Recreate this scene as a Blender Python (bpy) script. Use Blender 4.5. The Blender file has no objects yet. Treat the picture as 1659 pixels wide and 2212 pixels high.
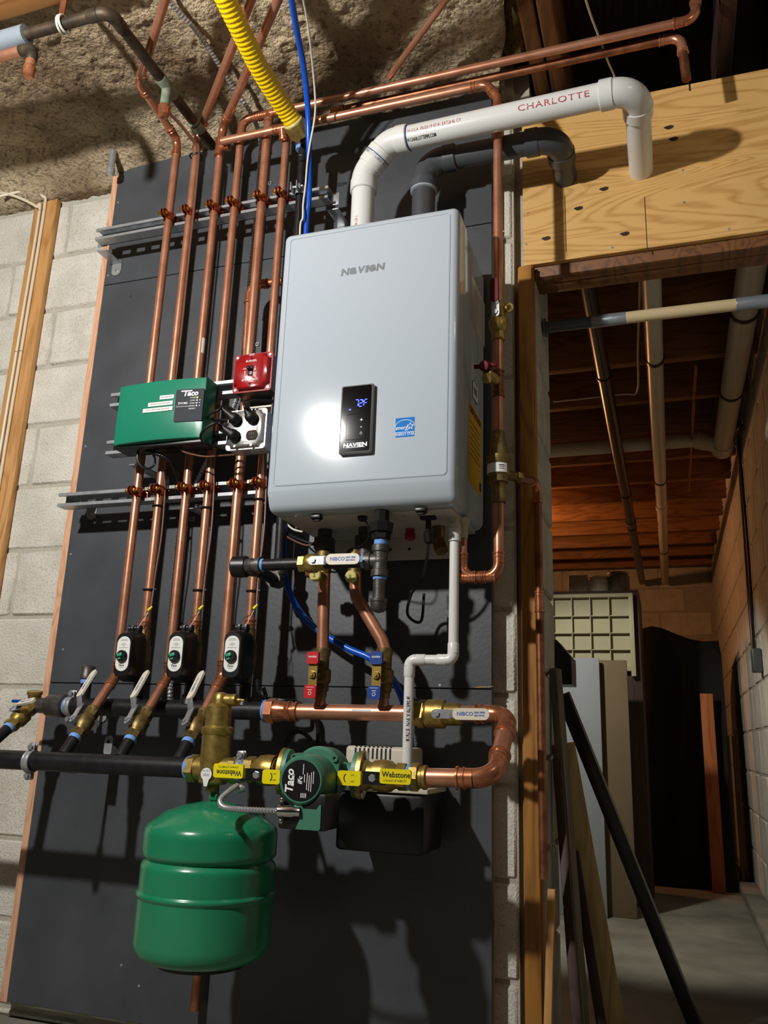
import bpy, bmesh, math, random
from mathutils import Vector as V, Matrix, noise
random.seed(7)
S = bpy.context.scene
C = S.collection
# ---------------------------------------------------------------- camera
F_PX = 1803.97
CAMP = V((0.8399, -1.9185, 0.71516))
RIGHT = V((0.9482196, 0.315853, 0.0334135))
DOWN = V((-0.05199894, 0.25815957, -0.9647019))
FWD = V((-0.31333, 0.91301178, 0.26121599))
cam = bpy.data.cameras.new('camera')
camo = bpy.data.objects.new('camera', cam)
C.objects.link(camo)
m = Matrix((RIGHT, -DOWN, -FWD)).transposed().to_4x4()
m.translation = CAMP
camo.matrix_world = m
cam.sensor_fit = 'VERTICAL'
cam.sensor_height = 36
cam.lens = F_PX * 36 / 2212
cam.clip_start = 0.02
S.camera = camo
# ---------------------------------------------------------------- world and lights
W = bpy.data.worlds.new('world')
S.world = W
W.use_nodes = True
W.node_tree.nodes['Background'].inputs[0].default_value = (1.0, 0.86, 0.7, 1)
W.node_tree.nodes['Background'].inputs[1].default_value = 0.006

def lamp(name, loc, power, col, size):
    l = bpy.data.lights.new(name, 'POINT')
    l.energy = power
    l.color = col
    l.shadow_soft_size = size
    o = bpy.data.objects.new(name, l)
    o.location = loc
    C.objects.link(o)
    return o
lamp('work_lamp', (-0.5, -1.85, 2.0), 118, (1.0, 0.965, 0.92), 0.035)
lamp('room_fill', (1.55, -1.0, 2.25), 3.0, (1.0, 0.86, 0.66), 0.06)  # unseen fill light, added to lift the boiler's right side and the doorway
lamp('back_room_bulb', (-0.25, 3.15, 1.95), 18, (1.0, 0.42, 0.16), 0.05)
sl = bpy.data.lights.new('back_room_fill_spot', 'SPOT')  # unseen spot added to brighten the back room floor, panels and tray
sl.energy = 52
sl.color = (1.0, 0.95, 0.82)
sl.spot_size = math.radians(80)
sl.spot_blend = 0.45
sl.shadow_soft_size = 0.04
slo = bpy.data.objects.new('back_room_fill_spot', sl)
slo.location = (0.10, 1.0, 1.75)
slo.rotation_euler = (V((0.52, 2.12, 0.5)) - V(slo.location)).to_track_quat('-Z', 'Y').to_euler()
C.objects.link(slo)
S.view_settings.view_transform = 'Standard'
S.view_settings.look = 'None'
S.view_settings.exposure = 0.43
S.view_settings.gamma = 1.0
S.view_settings.use_curve_mapping = False

# ---------------------------------------------------------------- pixel helpers (direction only; depth from the plane it stands on)
def ray(px, py):
    return RIGHT * ((px - 829.5) / F_PX) + DOWN * ((py - 1106) / F_PX) + FWD
def at(px, py, Y):
    d = ray(px, py)
    return CAMP + d * ((Y - CAMP.y) / d.y)
def onx(px, py, X):
    d = ray(px, py)
    return CAMP + d * ((X - CAMP.x) / d.x)
def onz(px, py, Z):
    d = ray(px, py)
    return CAMP + d * ((Z - CAMP.z) / d.z)

# ---------------------------------------------------------------- materials
MATS = {}
def rgb(h):
    h = h.lstrip('#')
    def lin(c):
        return c / 12.92 if c <= 0.04045 else ((c + 0.055) / 1.055) ** 2.4
    return tuple(lin(int(h[i:i + 2], 16) / 255) for i in (0, 2, 4)) + (1,)
def mat(name, col, rough=0.5, metal=0.0, var=0.0, scale=20, bump=0.0, bscale=120, col2=None, emit=None, estr=0, coat=0.0, stretch=(1, 1, 1), spec=0.5, detail=4, pits=0, pscale=200, bdist=0.004):
    M = bpy.data.materials.new(name)
    M.use_nodes = True
    nt = M.node_tree
    b = nt.nodes['Principled BSDF']
    c = rgb(col) if isinstance(col, str) else col
    b.inputs['Base Color'].default_value = c
    b.inputs['Roughness'].default_value = rough
    b.inputs['Metallic'].default_value = metal
    b.inputs['Coat Weight'].default_value = coat
    b.inputs['Specular IOR Level'].default_value = spec
    if emit:
        b.inputs['Emission Color'].default_value = rgb(emit)
        b.inputs['Emission Strength'].default_value = estr
    tc = None
    if var or col2 or bump:
        tc = nt.nodes.new('ShaderNodeTexCoord')
        mp = nt.nodes.new('ShaderNodeMapping')
        mp.inputs['Scale'].default_value = stretch
        nt.links.new(tc.outputs['Object'], mp.inputs['Vector'])
    if var or col2:
        n = nt.nodes.new('ShaderNodeTexNoise')
        n.inputs['Scale'].default_value = scale
        n.inputs['Detail'].default_value = detail
        nt.links.new(mp.outputs['Vector'], n.inputs['Vector'])
        r = nt.nodes.new('ShaderNodeValToRGB')
        r.color_ramp.elements[0].position = 0.35
        r.color_ramp.elements[1].position = 0.65
        c2 = rgb(col2) if col2 else tuple(x * (1 - var) for x in c[:3]) + (1,)
        r.color_ramp.elements[0].color = c2
        r.color_ramp.elements[1].color = c
        nt.links.new(n.outputs['Fac'], r.inputs['Fac'])
        out = r.outputs['Color']
        if pits:
            n3 = nt.nodes.new('ShaderNodeTexNoise')
            n3.inputs['Scale'].default_value = pscale
            n3.inputs['Detail'].default_value = 3
            nt.links.new(mp.outputs['Vector'], n3.inputs['Vector'])
            r3 = nt.nodes.new('ShaderNodeValToRGB')
            r3.color_ramp.elements[0].position = 0.36
            r3.color_ramp.elements[1].position = 0.46
            r3.color_ramp.elements[0].color = (1 - pits, 1 - pits, 1 - pits, 1)
            r3.color_ramp.elements[1].color = (1, 1, 1, 1)
            nt.links.new(n3.outputs['Fac'], r3.inputs['Fac'])
            mxr = nt.nodes.new('ShaderNodeMix')
            mxr.data_type = 'RGBA'
            mxr.blend_type = 'MULTIPLY'
            mxr.inputs[0].default_value = 1.0
            nt.links.new(out, mxr.inputs[6])
            nt.links.new(r3.outputs['Color'], mxr.inputs[7])
            out = mxr.outputs[2]
        nt.links.new(out, b.inputs['Base Color'])
    if bump:
        n = nt.nodes.new('ShaderNodeTexNoise')
        n.inputs['Scale'].default_value = bscale
        n.inputs['Detail'].default_value = 6
        nt.links.new(mp.outputs['Vector'], n.inputs['Vector'])
        bp = nt.nodes.new('ShaderNodeBump')
        bp.inputs['Strength'].default_value = bump
        bp.inputs['Distance'].default_value = bdist
        nt.links.new(n.outputs['Fac'], bp.inputs['Height'])
        nt.links.new(bp.outputs['Normal'], b.inputs['Normal'])
    MATS[name] = M
    return M
def wood(name, light, dark, axis='Z', rings=9.0, rough=0.6, dist=4.0):
    """grain running along axis"""
    M = bpy.data.materials.new(name)
    M.use_nodes = True
    nt = M.node_tree
    b = nt.nodes['Principled BSDF']
    b.inputs['Roughness'].default_value = rough
    tc = nt.nodes.new('ShaderNodeTexCoord')
    mp = nt.nodes.new('ShaderNodeMapping')
    sc = {'X': (0.12, 1, 1), 'Y': (1, 0.12, 1), 'Z': (1, 1, 0.12)}[axis]
    mp.inputs['Scale'].default_value = sc
    nt.links.new(tc.outputs['Object'], mp.inputs['Vector'])
    n1 = nt.nodes.new('ShaderNodeTexNoise')
    n1.inputs['Scale'].default_value = rings
    n1.inputs['Detail'].default_value = 2
    n1.inputs['Distortion'].default_value = dist * 0.1
    nt.links.new(mp.outputs['Vector'], n1.inputs['Vector'])
    mul = nt.nodes.new('ShaderNodeMath')
    mul.operation = 'MULTIPLY'
    mul.inputs[1].default_value = dist * 5
    nt.links.new(n1.outputs['Fac'], mul.inputs[0])
    fr = nt.nodes.new('ShaderNodeMath')
    fr.operation = 'PINGPONG'
    fr.inputs[1].default_value = 1.0
    nt.links.new(mul.outputs[0], fr.inputs[0])
    n2 = nt.nodes.new('ShaderNodeTexNoise')
    n2.inputs['Scale'].default_value = rings * 14
    n2.inputs['Detail'].default_value = 5
    nt.links.new(mp.outputs['Vector'], n2.inputs['Vector'])
    mx = nt.nodes.new('ShaderNodeMath')
    mx.operation = 'MULTIPLY_ADD'
    mx.inputs[1].default_value = 0.55
    nt.links.new(fr.outputs[0], mx.inputs[0])
    ad = nt.nodes.new('ShaderNodeMath')
    ad.operation = 'MULTIPLY'
    ad.inputs[1].default_value = 0.6
    nt.links.new(n2.outputs['Fac'], ad.inputs[0])
    nt.links.new(ad.outputs[0], mx.inputs[2])
    r = nt.nodes.new('ShaderNodeValToRGB')
    r.color_ramp.elements[0].position = 0.2
    r.color_ramp.elements[1].position = 0.62
    r.color_ramp.elements[0].color = rgb(dark)
    r.color_ramp.elements[1].color = rgb(light)
    nt.links.new(mx.outputs[0], r.inputs['Fac'])
    nt.links.new(r.outputs['Color'], b.inputs['Base Color'])
    bp = nt.nodes.new('ShaderNodeBump')
    bp.inputs['Strength'].default_value = 0.15
    bp.inputs['Distance'].default_value = 0.002
    nt.links.new(mx.outputs[0], bp.inputs['Height'])
    nt.links.new(bp.outputs['Normal'], b.inputs['Normal'])
    MATS[name] = M
mat('copper', '#d0977a', 0.34, 0.66, col2='#bd8163', scale=22, bump=0.03, bscale=60)
mat('copper_dull', '#a8704f', 0.42, 0.75, col2='#7d4d36', scale=25)
mat('copper_bright', '#cf8b67', 0.24, 0.72, col2='#b4704f', scale=40)
mat('brass', '#b39a58', 0.36, 0.75, col2='#96803f', scale=90, bump=0.12, bscale=500)
mat('brass_dull', '#937c4c', 0.45, 0.7, col2='#6b5a36', scale=60, bump=0.1, bscale=400)
mat('steel', '#c6c9cc', 0.3, 0.7, var=0.15, scale=60)
mat('galvanized', '#bfc3c6', 0.36, 0.6, var=0.2, scale=45)
mat('chrome', '#d5d5d8', 0.15, 1.0)
mat('iron', '#242326', 0.42, 0.25, col2='#161518', scale=40, bump=0.06, bscale=250)
mat('iron_fitting', '#625e5b', 0.42, 0.6, col2='#4b4745', scale=60, bump=0.15, bscale=400)
mat('tape_blue', '#6f9fe0', 0.6, bump=0.3, bscale=300)
mat('black_plastic', '#101011', 0.38)
mat('black_rubber', '#0c0c0c', 0.5)
mat('boiler_white', '#b1bcc6', 0.085)
mat('boiler_base', '#b8b4ae', 0.35)
mat('pvc', '#dedfdc', 0.25, var=0.03, scale=8)
mat('pvc_cream', '#cfc9b4', 0.35, var=0.08, scale=8)
mat('grey_vent', '#45484c', 0.38)
mat('grey_collar', '#a9b0b8', 0.4)
mat('tank_green', '#23885f', 0.24, col2='#1f7d57', scale=5, coat=0.2)
mat('pump_green', '#417a63', 0.42, var=0.1, scale=40, bump=0.08, bscale=300)
mat('box_green', '#1f7d62', 0.28, bump=0.06, bscale=900)
mat('plate_green', '#27402f', 0.6, 0.3)
mat('cap_cream', '#c9b96a', 0.5)
mat('red_dark', '#5a0f1c', 0.5, spec=0.2)
mat('steel_dark', '#77736c', 0.35, 0.9)
mat('plate_steel', '#c9c9c6', 0.28, 0.85, var=0.2, scale=50)
mat('outlet_brown', '#3c332c', 0.7, spec=0.1)
mat('knob_green', '#2f9c78', 0.4)
mat('yellow_grip', '#e8d80c', 0.35)
mat('yellow_csst', '#eec602', 0.32, var=0.05, scale=30)
mat('blue_pex', '#0f56c8', 0.3)
mat('red_paint', '#a3151b', 0.25, col2='#8f1015', scale=30, bump=0.05, bscale=200)
mat('red_grip', '#c01c22', 0.35)
mat('blue_grip', '#1c3f8e', 0.35)
mat('white_grip', '#dcd6c4', 0.4)
mat('label_white', '#e4e4e0', 0.5)
mat('label_grey', '#34383d', 0.6, spec=0.15)
mat('label_black', '#0f0f10', 0.35)
mat('label_yellow', '#d6a800', 0.5)
mat('label_blue', '#0f74c6', 0.6, spec=0.15)
mat('ink_black', '#111111', 0.6)
mat('ink_grey', '#6c7378', 0.5)
mat('ink_white', '#f2f2f2', 0.5)
mat('ink_blue', '#2757b0', 0.6)
mat('ink_red', '#a84a52', 0.6)
mat('ink_green', '#1f6b4a', 0.6)
mat('screen_black', '#060608', 0.05, coat=0.5)
mat('panel_grey', '#86857f', 0.35, metal=0.5)
mat('digit_blue', '#0818ff', 0.5, emit='#1a2cff', estr=7)
mat('led_yellow', '#ffe02a', 0.5, emit='#ffd820', estr=1.5)
mat('board_black', '#4b4e53', 0.42, col2='#404347', scale=6, bump=0.10, bscale=90, detail=8)
mat('block_grey', '#dad7cb', 0.95, col2='#c6c2b5', scale=9, bump=0.9, bscale=170, detail=8, pits=0.25, pscale=210)
mat('block_white', '#b9b7a6', 0.9, col2='#a5a293', scale=12, bump=0.7, bscale=160, pits=0.25, pscale=150)
mat('mortar', '#b9b4a6', 0.95, var=0.15, scale=30, bump=0.6, bscale=180)
mat('concrete', '#cdbb9a', 0.95, col2='#755d42', scale=3.2, bump=1.0, bscale=110, detail=15, pits=0.45, pscale=70, bdist=0.012)
mat('floor_concrete', '#8d8a7d', 0.85, col2='#6f6b60', scale=4, bump=0.3, bscale=60, detail=10)
mat('wire_white', '#d9d4c6', 0.45)
mat('wire_cream', '#d8cdb4', 0.45)
mat('wire_black', '#0d0d0e', 0.4)
mat('wire_brown', '#6d4a3a', 0.45)
mat('beige_plastic', '#c8c0ae', 0.45)
mat('old_pipe', '#5b4d3d', 0.55, 0.6, col2='#3a342c', scale=30)
mat('verdigris', '#86937f', 0.7, 0.2, var=0.3, scale=60)
mat('insulation', '#7f8a94', 0.7, bump=0.2, bscale=100)
mat('foam_cream', '#c9b78d', 0.75, bump=0.2, bscale=80)
mat('duct_tape', '#8b929b', 0.35, 0.4, bump=0.2, bscale=90)
mat('abs_black', '#17181a', 0.3)
mat('dark_cloth', '#0d0c0c', 0.9, bump=0.4, bscale=20)
mat('drywall_grey', '#8c9298', 0.85, var=0.08, scale=10, bump=0.1, bscale=60)
mat('drywall_tan', '#6e5f47', 0.85, var=0.1, scale=10)
mat('tray_cream', '#aaa486', 0.6, var=0.06, scale=10)
mat('insul_batt', '#6f6128', 0.95, col2='#3c3319', scale=25, bump=1.0, bscale=40)
wood('pine', '#c4935a', '#a06f38', 'Z')
wood('pine_pink', '#d9a988', '#c08a68', 'Z', rings=14)
wood('pine_dark', '#a8742f', '#7d5220', 'Z')
wood('pine_y', '#7a4f28', '#54341a', 'Y')
wood('pine_x', '#9a6a38', '#74491f', 'X')
wood('plywood', '#dcb06c', '#bd8b48', 'X', rings=7, dist=9)
wood('plank_grey', '#6b6350', '#4d4638', 'Z')
wood('plank_brown', '#3a2316', '#241409', 'Z')
wood('plank_tan', '#a8925f', '#8a7444', 'Z')
wood('plank_orange', '#b5652a', '#8f4a1a', 'Z')
wood('subfloor', '#4a3024', '#2c1b13', 'Y')

# ---------------------------------------------------------------- geometry: every builder returns (verts, faces)
def basis(a):
    a = V(a).normalized()
    u = a.cross(V((0, 0, 1)))
    if u.length < 1e-4:
        u = V((1, 0, 0))
    u.normalize()
    return u, a.cross(u).normalized(), a
def join(*gs):
    vs, fs = [], []
    for g in gs:
        o = len(vs)
        vs += g[0]
        fs += [tuple(i + o for i in f) for f in g[1]]
    return vs, fs
def rings(cs, rs, frames, n, cap=True, phase=0.0):
    vs, fs = [], []
    for c, r, (u, v) in zip(cs, rs, frames):
        for k in range(n):
            a = 2 * math.pi * k / n + phase
            vs.append(c + u * (r * math.cos(a)) + v * (r * math.sin(a)))
    for i in range(len(cs) - 1):
        for k in range(n):
            fs.append((i * n + k, i * n + (k + 1) % n, (i + 1) * n + (k + 1) % n, (i + 1) * n + k))
    if cap:
        fs.append(tuple(range(n - 1, -1, -1)))
        fs.append(tuple((len(cs) - 1) * n + k for k in range(n)))
    return vs, fs
def lathe(prof, o, axis, n=20, phase=0.0, cap=True):
    """prof: list of (height along axis, radius)"""
    u, v, a = basis(axis)
    o = V(o)
    return rings([o + a * h for h, r in prof], [max(r, 1e-5) for h, r in prof], [(u, v)] * len(prof), n, cap, phase)
def cyl(p0, p1, r, n=16, r2=None):
    p0, p1 = V(p0), V(p1)
    return lathe([(0, r), ((p1 - p0).length, r if r2 is None else r2)], p0, p1 - p0, n)
def hexp(p0, p1, r, phase=0.3):
    p0, p1 = V(p0), V(p1)
    L = (p1 - p0).length
    c = min(0.0012, L * 0.2)
    return lathe([(0, r * 0.93), (c, r), (L - c, r), (L, r * 0.93)], p0, p1 - p0, 6, phase)
def sweep(pts, r, n=10, cap=True):
    """parallel-transport tube through points; r number or list"""
    pts = [V(p) for p in pts]
    rs = r if isinstance(r, (list, tuple)) else [r] * len(pts)
    ts = []
    for i in range(len(pts)):
        a = pts[min(i + 1, len(pts) - 1)] - pts[max(i - 1, 0)]
        ts.append(a.normalized())
    u, v, _ = basis(ts[0])
    fr = [(u, v)]
    for i in range(1, len(pts)):
        q = ts[i - 1].rotation_difference(ts[i])
        u = (q @ u)
        u = (u - ts[i] * u.dot(ts[i])).normalized()
        fr.append((u, ts[i].cross(u)))
    return rings(pts, rs, fr, n, cap)
def spline(pts, k=8):
    """Catmull-Rom through points"""
    pts = [V(p) for p in pts]
    P = [pts[0] * 2 - pts[1]] + pts + [pts[-1] * 2 - pts[-2]]
    out = []
    for i in range(1, len(P) - 2):
        for j in range(k):
            t = j / k
            a, b, c, d = P[i - 1], P[i], P[i + 1], P[i + 2]
            out.append(0.5 * ((2 * b) + (c - a) * t + (2 * a - 5 * b + 4 * c - d) * t * t + (3 * b - a - 3 * c + d) * t ** 3))
    out.append(pts[-1])
    return out
def cable(pts, r, k=8, n=8):
    return sweep(spline(pts, k), r, n)
def fillet(pts, R, k=7):
    pts = [V(p) for p in pts]
    out = [pts[0]]
    for i in range(1, len(pts) - 1):
        out += arc(pts[i - 1], pts[i], pts[i + 1], R, k)
    out.append(pts[-1])
    return out
def arc(a, b, c, R, k=7):
    d1, d2 = (b - a).normalized(), (c - b).normalized()
    th = d1.angle(d2)
    if th < 0.02:
        return [b]
    t = R * math.tan(th / 2)
    p = b - d1 * t
    ax = d1.cross(d2).normalized()
    nrm = ax.cross(d1).normalized()
    ctr = p + nrm * R
    return [ctr + Matrix.Rotation(th * j / k, 3, ax) @ (p - ctr) for j in range(k + 1)]
def torus(c, axis, R, r, n=24, m_=8):
    u, v, a = basis(axis)
    c = V(c)
    vs, fs = [], []
    for i in range(n):
        t = 2 * math.pi * i / n
        d = u * math.cos(t) + v * math.sin(t)
        for j in range(m_):
            s = 2 * math.pi * j / m_
            vs.append(c + d * (R + r * math.cos(s)) + a * (r * math.sin(s)))
    for i in range(n):
        for j in range(m_):
            fs.append((i * m_ + j, ((i + 1) % n) * m_ + j, ((i + 1) % n) * m_ + (j + 1) % m_, i * m_ + (j + 1) % m_))
    return vs, fs
def tubeshell(p0, p1, ro, ri, n=24):
    p0, p1 = V(p0), V(p1)
    L = (p1 - p0).length
    vs, fs = lathe([(0, ri), (0, ro), (L, ro), (L, ri), (0, ri)], p0, p1 - p0, n, cap=False)
    return vs, fs
def box(lo, hi, bev=0.0, seg=2):
    bm = bmesh.new()
    bmesh.ops.create_cube(bm, size=1)
    lo, hi = V(lo), V(hi)
    for v in bm.verts:
        v.co = V((lo[i] + (v.co[i] + 0.5) * (hi[i] - lo[i]) for i in range(3)))
    if bev:
        bmesh.ops.bevel(bm, geom=bm.edges[:], offset=bev, segments=seg, profile=0.5, affect='EDGES')
    return bmout(bm)
def bmout(bm):
    bm.verts.index_update()
    g = [v.co.copy() for v in bm.verts], [tuple(v.index for v in f.verts) for f in bm.faces]
    bm.free()
    return g
def xf(g, M):
    return [M @ v for v in g[0]], g[1]
def frame(o, x, y):
    """matrix with local X along x, local Y along y"""
    x = V(x).normalized()
    z = x.cross(V(y)).normalized()
    y = z.cross(x)
    M = Matrix((x, y, z)).transposed().to_4x4()
    M.translation = V(o)
    return M
def obox(o, x, y, sx, sy, sz, bev=0.0, seg=2):
    """oriented box centred at o; sx along x, sy along y, sz along normal"""
    return xf(box((-sx / 2, -sy / 2, -sz / 2), (sx / 2, sy / 2, sz / 2), bev, seg), frame(o, x, y))
def beam(p0, p1, w, d, side, bev=0.002):
    p0, p1 = V(p0), V(p1)
    return obox((p0 + p1) / 2, p1 - p0, side, (p1 - p0).length, w, d, bev)
def prism(poly, o, x, y, depth, holes=None):
    """flat polygon in (x,y) frame, thickened by depth along the normal (centred)"""
    M = frame(o, x, y)
    n = len(poly)
    vs = [M @ V((a, b, depth / 2)) for a, b in poly] + [M @ V((a, b, -depth / 2)) for a, b in poly]
    fs = [tuple(range(n)), tuple(range(2 * n - 1, n - 1, -1))] + [(i, n + i, n + (i + 1) % n, (i + 1) % n) for i in range(n)]
    return vs, fs
def rrect(w, h, r, k=5, cx=0, cy=0):
    out = []
    for sx, sy, a0 in ((1, 1, 0), (-1, 1, 90), (-1, -1, 180), (1, -1, 270)):
        for j in range(k + 1):
            a = math.radians(a0 + 90 * j / k)
            out.append((cx + sx * (w / 2 - r) + r * math.cos(a), cy + sy * (h / 2 - r) + r * math.sin(a)))
    return out
def ball(c, r, n=12, m_=8, sq=1.0, axis=(0, 0, 1)):
    return lathe([(-r * sq * math.cos(math.pi * i / m_), r * math.sin(math.pi * i / m_)) for i in range(m_ + 1)], c, axis, n, cap=False)
def ribbed(pts, r0, r1, pitch, n=12, duty=4):
    """corrugated tube"""
    pts = spline(pts, 10)
    L = [0]
    for a, b in zip(pts, pts[1:]):
        L.append(L[-1] + (b - a).length)
    out, rs = [], []
    N = int(L[-1] / pitch * duty)
    j = 0
    for i in range(N + 1):
        s = L[-1] * i / N
        while j < len(L) - 2 and L[j + 1] < s:
            j += 1
        t = (s - L[j]) / max(1e-9, L[j + 1] - L[j])
        out.append(pts[j].lerp(pts[j + 1], t))
        rs.append((r0 + r1) / 2 + (r1 - r0) / 2 * math.cos(2 * math.pi * i / duty))
    return sweep(out, rs, n)

# ---------------------------------------------------------------- objects
ROOT = {}
def root_loc(o):
    while o.parent:
        o = o.parent
    return ROOT.get(o.name, V((0, 0, 0)))
def part(name, g, material, parent=None, sharp=38, loc=None, **props):
    """one mesh object; with a parent it is a part of that thing"""
    me = bpy.data.meshes.new(name)
    if parent is not None:
        off = root_loc(parent)
    elif loc is not None:
        off = V(loc)
    else:
        n = len(g[0])
        off = V((sum(v.x for v in g[0]) / n, sum(v.y for v in g[0]) / n, min(v.z for v in g[0])))
    me.from_pydata([tuple(v - off) for v in g[0]], [], [f for f in g[1]])
    me.validate()
    bm = bmesh.new()
    bm.from_mesh(me)
    bmesh.ops.recalc_face_normals(bm, faces=bm.faces[:])
    bm.to_mesh(me)
    bm.free()
    me.polygons.foreach_set('use_smooth', [True] * len(me.polygons))
    me.set_sharp_from_angle(angle=math.radians(sharp))
    me.materials.append(MATS[material])
    o = bpy.data.objects.new(name, me)
    C.objects.link(o)
    if parent is not None:
        o.parent = parent
    else:
        o.location = off
        ROOT[o.name] = off
    for k, v in props.items():
        o[k] = v
    return o
def thing(name, label, cat, loc, group=None):
    o = bpy.data.objects.new(name, None)
    o.empty_display_size = 0.05
    o.location = V(loc)
    C.objects.link(o)
    ROOT[o.name] = V(loc)
    o['label'] = label
    o['category'] = cat
    if group:
        o['group'] = group
    return o
def single(name, g, material, label, cat, group=None, sharp=38):
    o = part(name, g, material, None, sharp)
    o['label'] = label
    o['category'] = cat
    if group:
        o['group'] = group
    return o
def struct(name, g, material, parent=None, sharp=38):
    o = part(name, g, material, parent, sharp)
    if parent is None:
        o['kind'] = 'structure'
    return o
def textgeo(s, size, bold=0.0, sx=1.0, align='CENTER', shear=0.0, space=1.0):
    cu = bpy.data.curves.new('lettering', 'FONT')
    cu.body = s
    cu.size = size
    cu.align_x = align
    cu.align_y = 'CENTER'
    cu.resolution_u = 2
    cu.offset = bold
    cu.shear = shear
    cu.space_character = space
    o = bpy.data.objects.new('lettering', cu)
    me = o.to_mesh()
    vs = [V((v.co.x * sx, v.co.y, 0)) for v in me.vertices]
    fs = [tuple(p.vertices) for p in me.polygons]
    o.to_mesh_clear()
    bpy.data.objects.remove(o)
    bpy.data.curves.remove(cu)
    return vs, fs
def text(s, size, material, parent, o, x=(1, 0, 0), y=(0, 0, 1), name='lettering', **kw):
    g = textgeo(s, size, **kw)
    if not g[0]:
        return
    return part(name, xf(g, frame(o, x, y)), material, parent)
def wraptext(s, size, material, parent, p0, axis, up, r, ang0=0.0, **kw):
    """lettering printed on a pipe: p0 on the axis, up = direction of the text's middle line, text runs along axis"""
    vs, fs = textgeo(s, size, align='LEFT', **kw)
    a = V(axis).normalized()
    up = V(up)
    up = (up - a * up.dot(a)).normalized()
    sd = -a.cross(up)          # direction of increasing text height
    out = []
    for v in vs:
        t = v.y / r + ang0
        out.append(V(p0) + a * v.x + (up * math.cos(t) + sd * math.sin(t)) * (r + 0.0004))
    return part('lettering', (out, fs), material, parent)

# ---------------------------------------------------------------- pipework
def bead(p, d, r):
    d = V(d).normalized()
    return lathe([(-0.30 * r, r * 1.08), (-0.22 * r, r * 1.24), (0.1 * r, r * 1.3), (0.25 * r, r * 1.22), (0.32 * r, r * 1.02)], p, d, 18)
def sock(p, d, r, L, press=True):
    """socket of a fitting starting at p going outward along d"""
    d = V(d).normalized()
    if press:
        g = lathe([(0, r * 1.08), (L * 0.45, r * 1.08), (L * 0.5, r * 1.2), (L * 0.58, r * 1.2), (L * 0.62, r * 1.08), (L * 0.8, r * 1.08), (L * 0.84, r * 1.26), (L * 0.96, r * 1.26), (L, r * 1.04)], p, d, 18)
    else:
        g = lathe([(0, r * 1.14), (L * 0.92, r * 1.14), (L, r * 1.06)], p, d, 18)
    return g
def run(T, pts, r, material, fmat=None, R=None, L=None, press=True, name='pipe', ename='elbow', ends=(0, 0), n=18):
    """straight pipes with an elbow fitting at each corner"""
    pts = [V(p) for p in pts]
    fmat = fmat or material
    R = R or r * 2.6
    L = L or r * 2.2
    trims = [0.0]
    for i in range(1, len(pts) - 1):
        th = (pts[i] - pts[i - 1]).angle(pts[i + 1] - pts[i])
        trims.append(R * math.tan(th / 2))
    trims.append(0.0)
    for i in range(len(pts) - 1):
        d = (pts[i + 1] - pts[i]).normalized()
        a = pts[i] + d * trims[i]
        b = pts[i + 1] - d * trims[i + 1]
        if (b - a).dot(d) > 0.002:
            part(name, cyl(a, b, r, n), material, T)
    for i in range(1, len(pts) - 1):
        d1 = (pts[i] - pts[i - 1]).normalized()
        d2 = (pts[i + 1] - pts[i]).normalized()
        if d1.angle(d2) < 0.03:
            continue
        ap = arc(pts[i - 1], pts[i], pts[i + 1], R)
        gs = [sweep(ap, r * (1.08 if press else 1.14), n)]
        gs.append(sock(ap[0], -d1, r, L, press))
        gs.append(sock(ap[-1], d2, r, L, press))
        part(ename, join(*gs), fmat, T)
def coupling(T, p, d, r, material, L=None, name='coupling', press=True):
    L = L or r * 3.6
    d = V(d).normalized()
    p = V(p)
    part(name, join(sock(p, d, r, L / 2, press), sock(p, -d, r, L / 2, press)), material, T)
def tee(T, p, d, b, r, material, rb=None, L=None, name='tee', press=True):
    """tee on a run along d with a branch towards b"""
    rb = rb or r
    L = L or r * 2.6
    d = V(d).normalized()
    b = V(b).normalized()
    p = V(p)
    part(name, join(sock(p, d, r, L, press), sock(p, -d, r, L, press), sock(p, b, rb, L + r * 0.3, press)), material, T)
def tape(p, d, r, L=0.008):
    d = V(d).normalized()
    return lathe([(0, r * 1.02), (L * 0.2, r * 1.08), (L * 0.8, r * 1.06), (L, r * 1.01)], p, d, 18)
# ================================================================ the setting
YW = 0.05            # face of the block wall; the black board's face is y = 0
struct('floor', box((-3.2, -4.2, -0.12), (3.0, 5.7, 0.0)), 'floor_concrete')
wall_back = struct('wall_back', box((-3.2, YW + 0.006, 0.0), (0.505, 0.083, 2.6)), 'mortar')
wall_core = part('wall_core', box((-3.2, 0.083, 0.0), (0.548, 0.335, 2.6)), 'mortar', wall_back)
JZ = [0.021 + 0.2 * k for k in range(-1, 13)]
def block(x0, x1, z0, z1, parent, y0=YW, y1=YW + 0.05, m_='block_grey'):
    j = 0.005
    return part('concrete_block', box((x0 + j, y0 + random.uniform(-.0015, .0015), max(0.001, z0 + j)), (x1 - j, y1, z1 - j), 0.006, 1), m_, parent)
XV = at(112, 720, YW).x
for k in range(13):
    z0, z1 = JZ[k], JZ[k + 1]
    # left of the board, running bond
    off = XV if k % 2 == 0 else XV + 0.2
    x = off + 0.4
    while x > -2.4:
        if x - 0.4 < -0.72:
            block(x - 0.4, x, z0, z1, wall_back)
        x -= 0.4
    # the strip between board and doorway
    block(0.40, 0.507 + random.uniform(-.003, .003), z0, z1, wall_back)
    # painted end of the wall inside the doorway
    zr = z0 + 0.06
    block(0.45, 0.562, max(zr, 0.001), zr + 0.2, wall_back, 0.084, 0.336, 'block_white')

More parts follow.
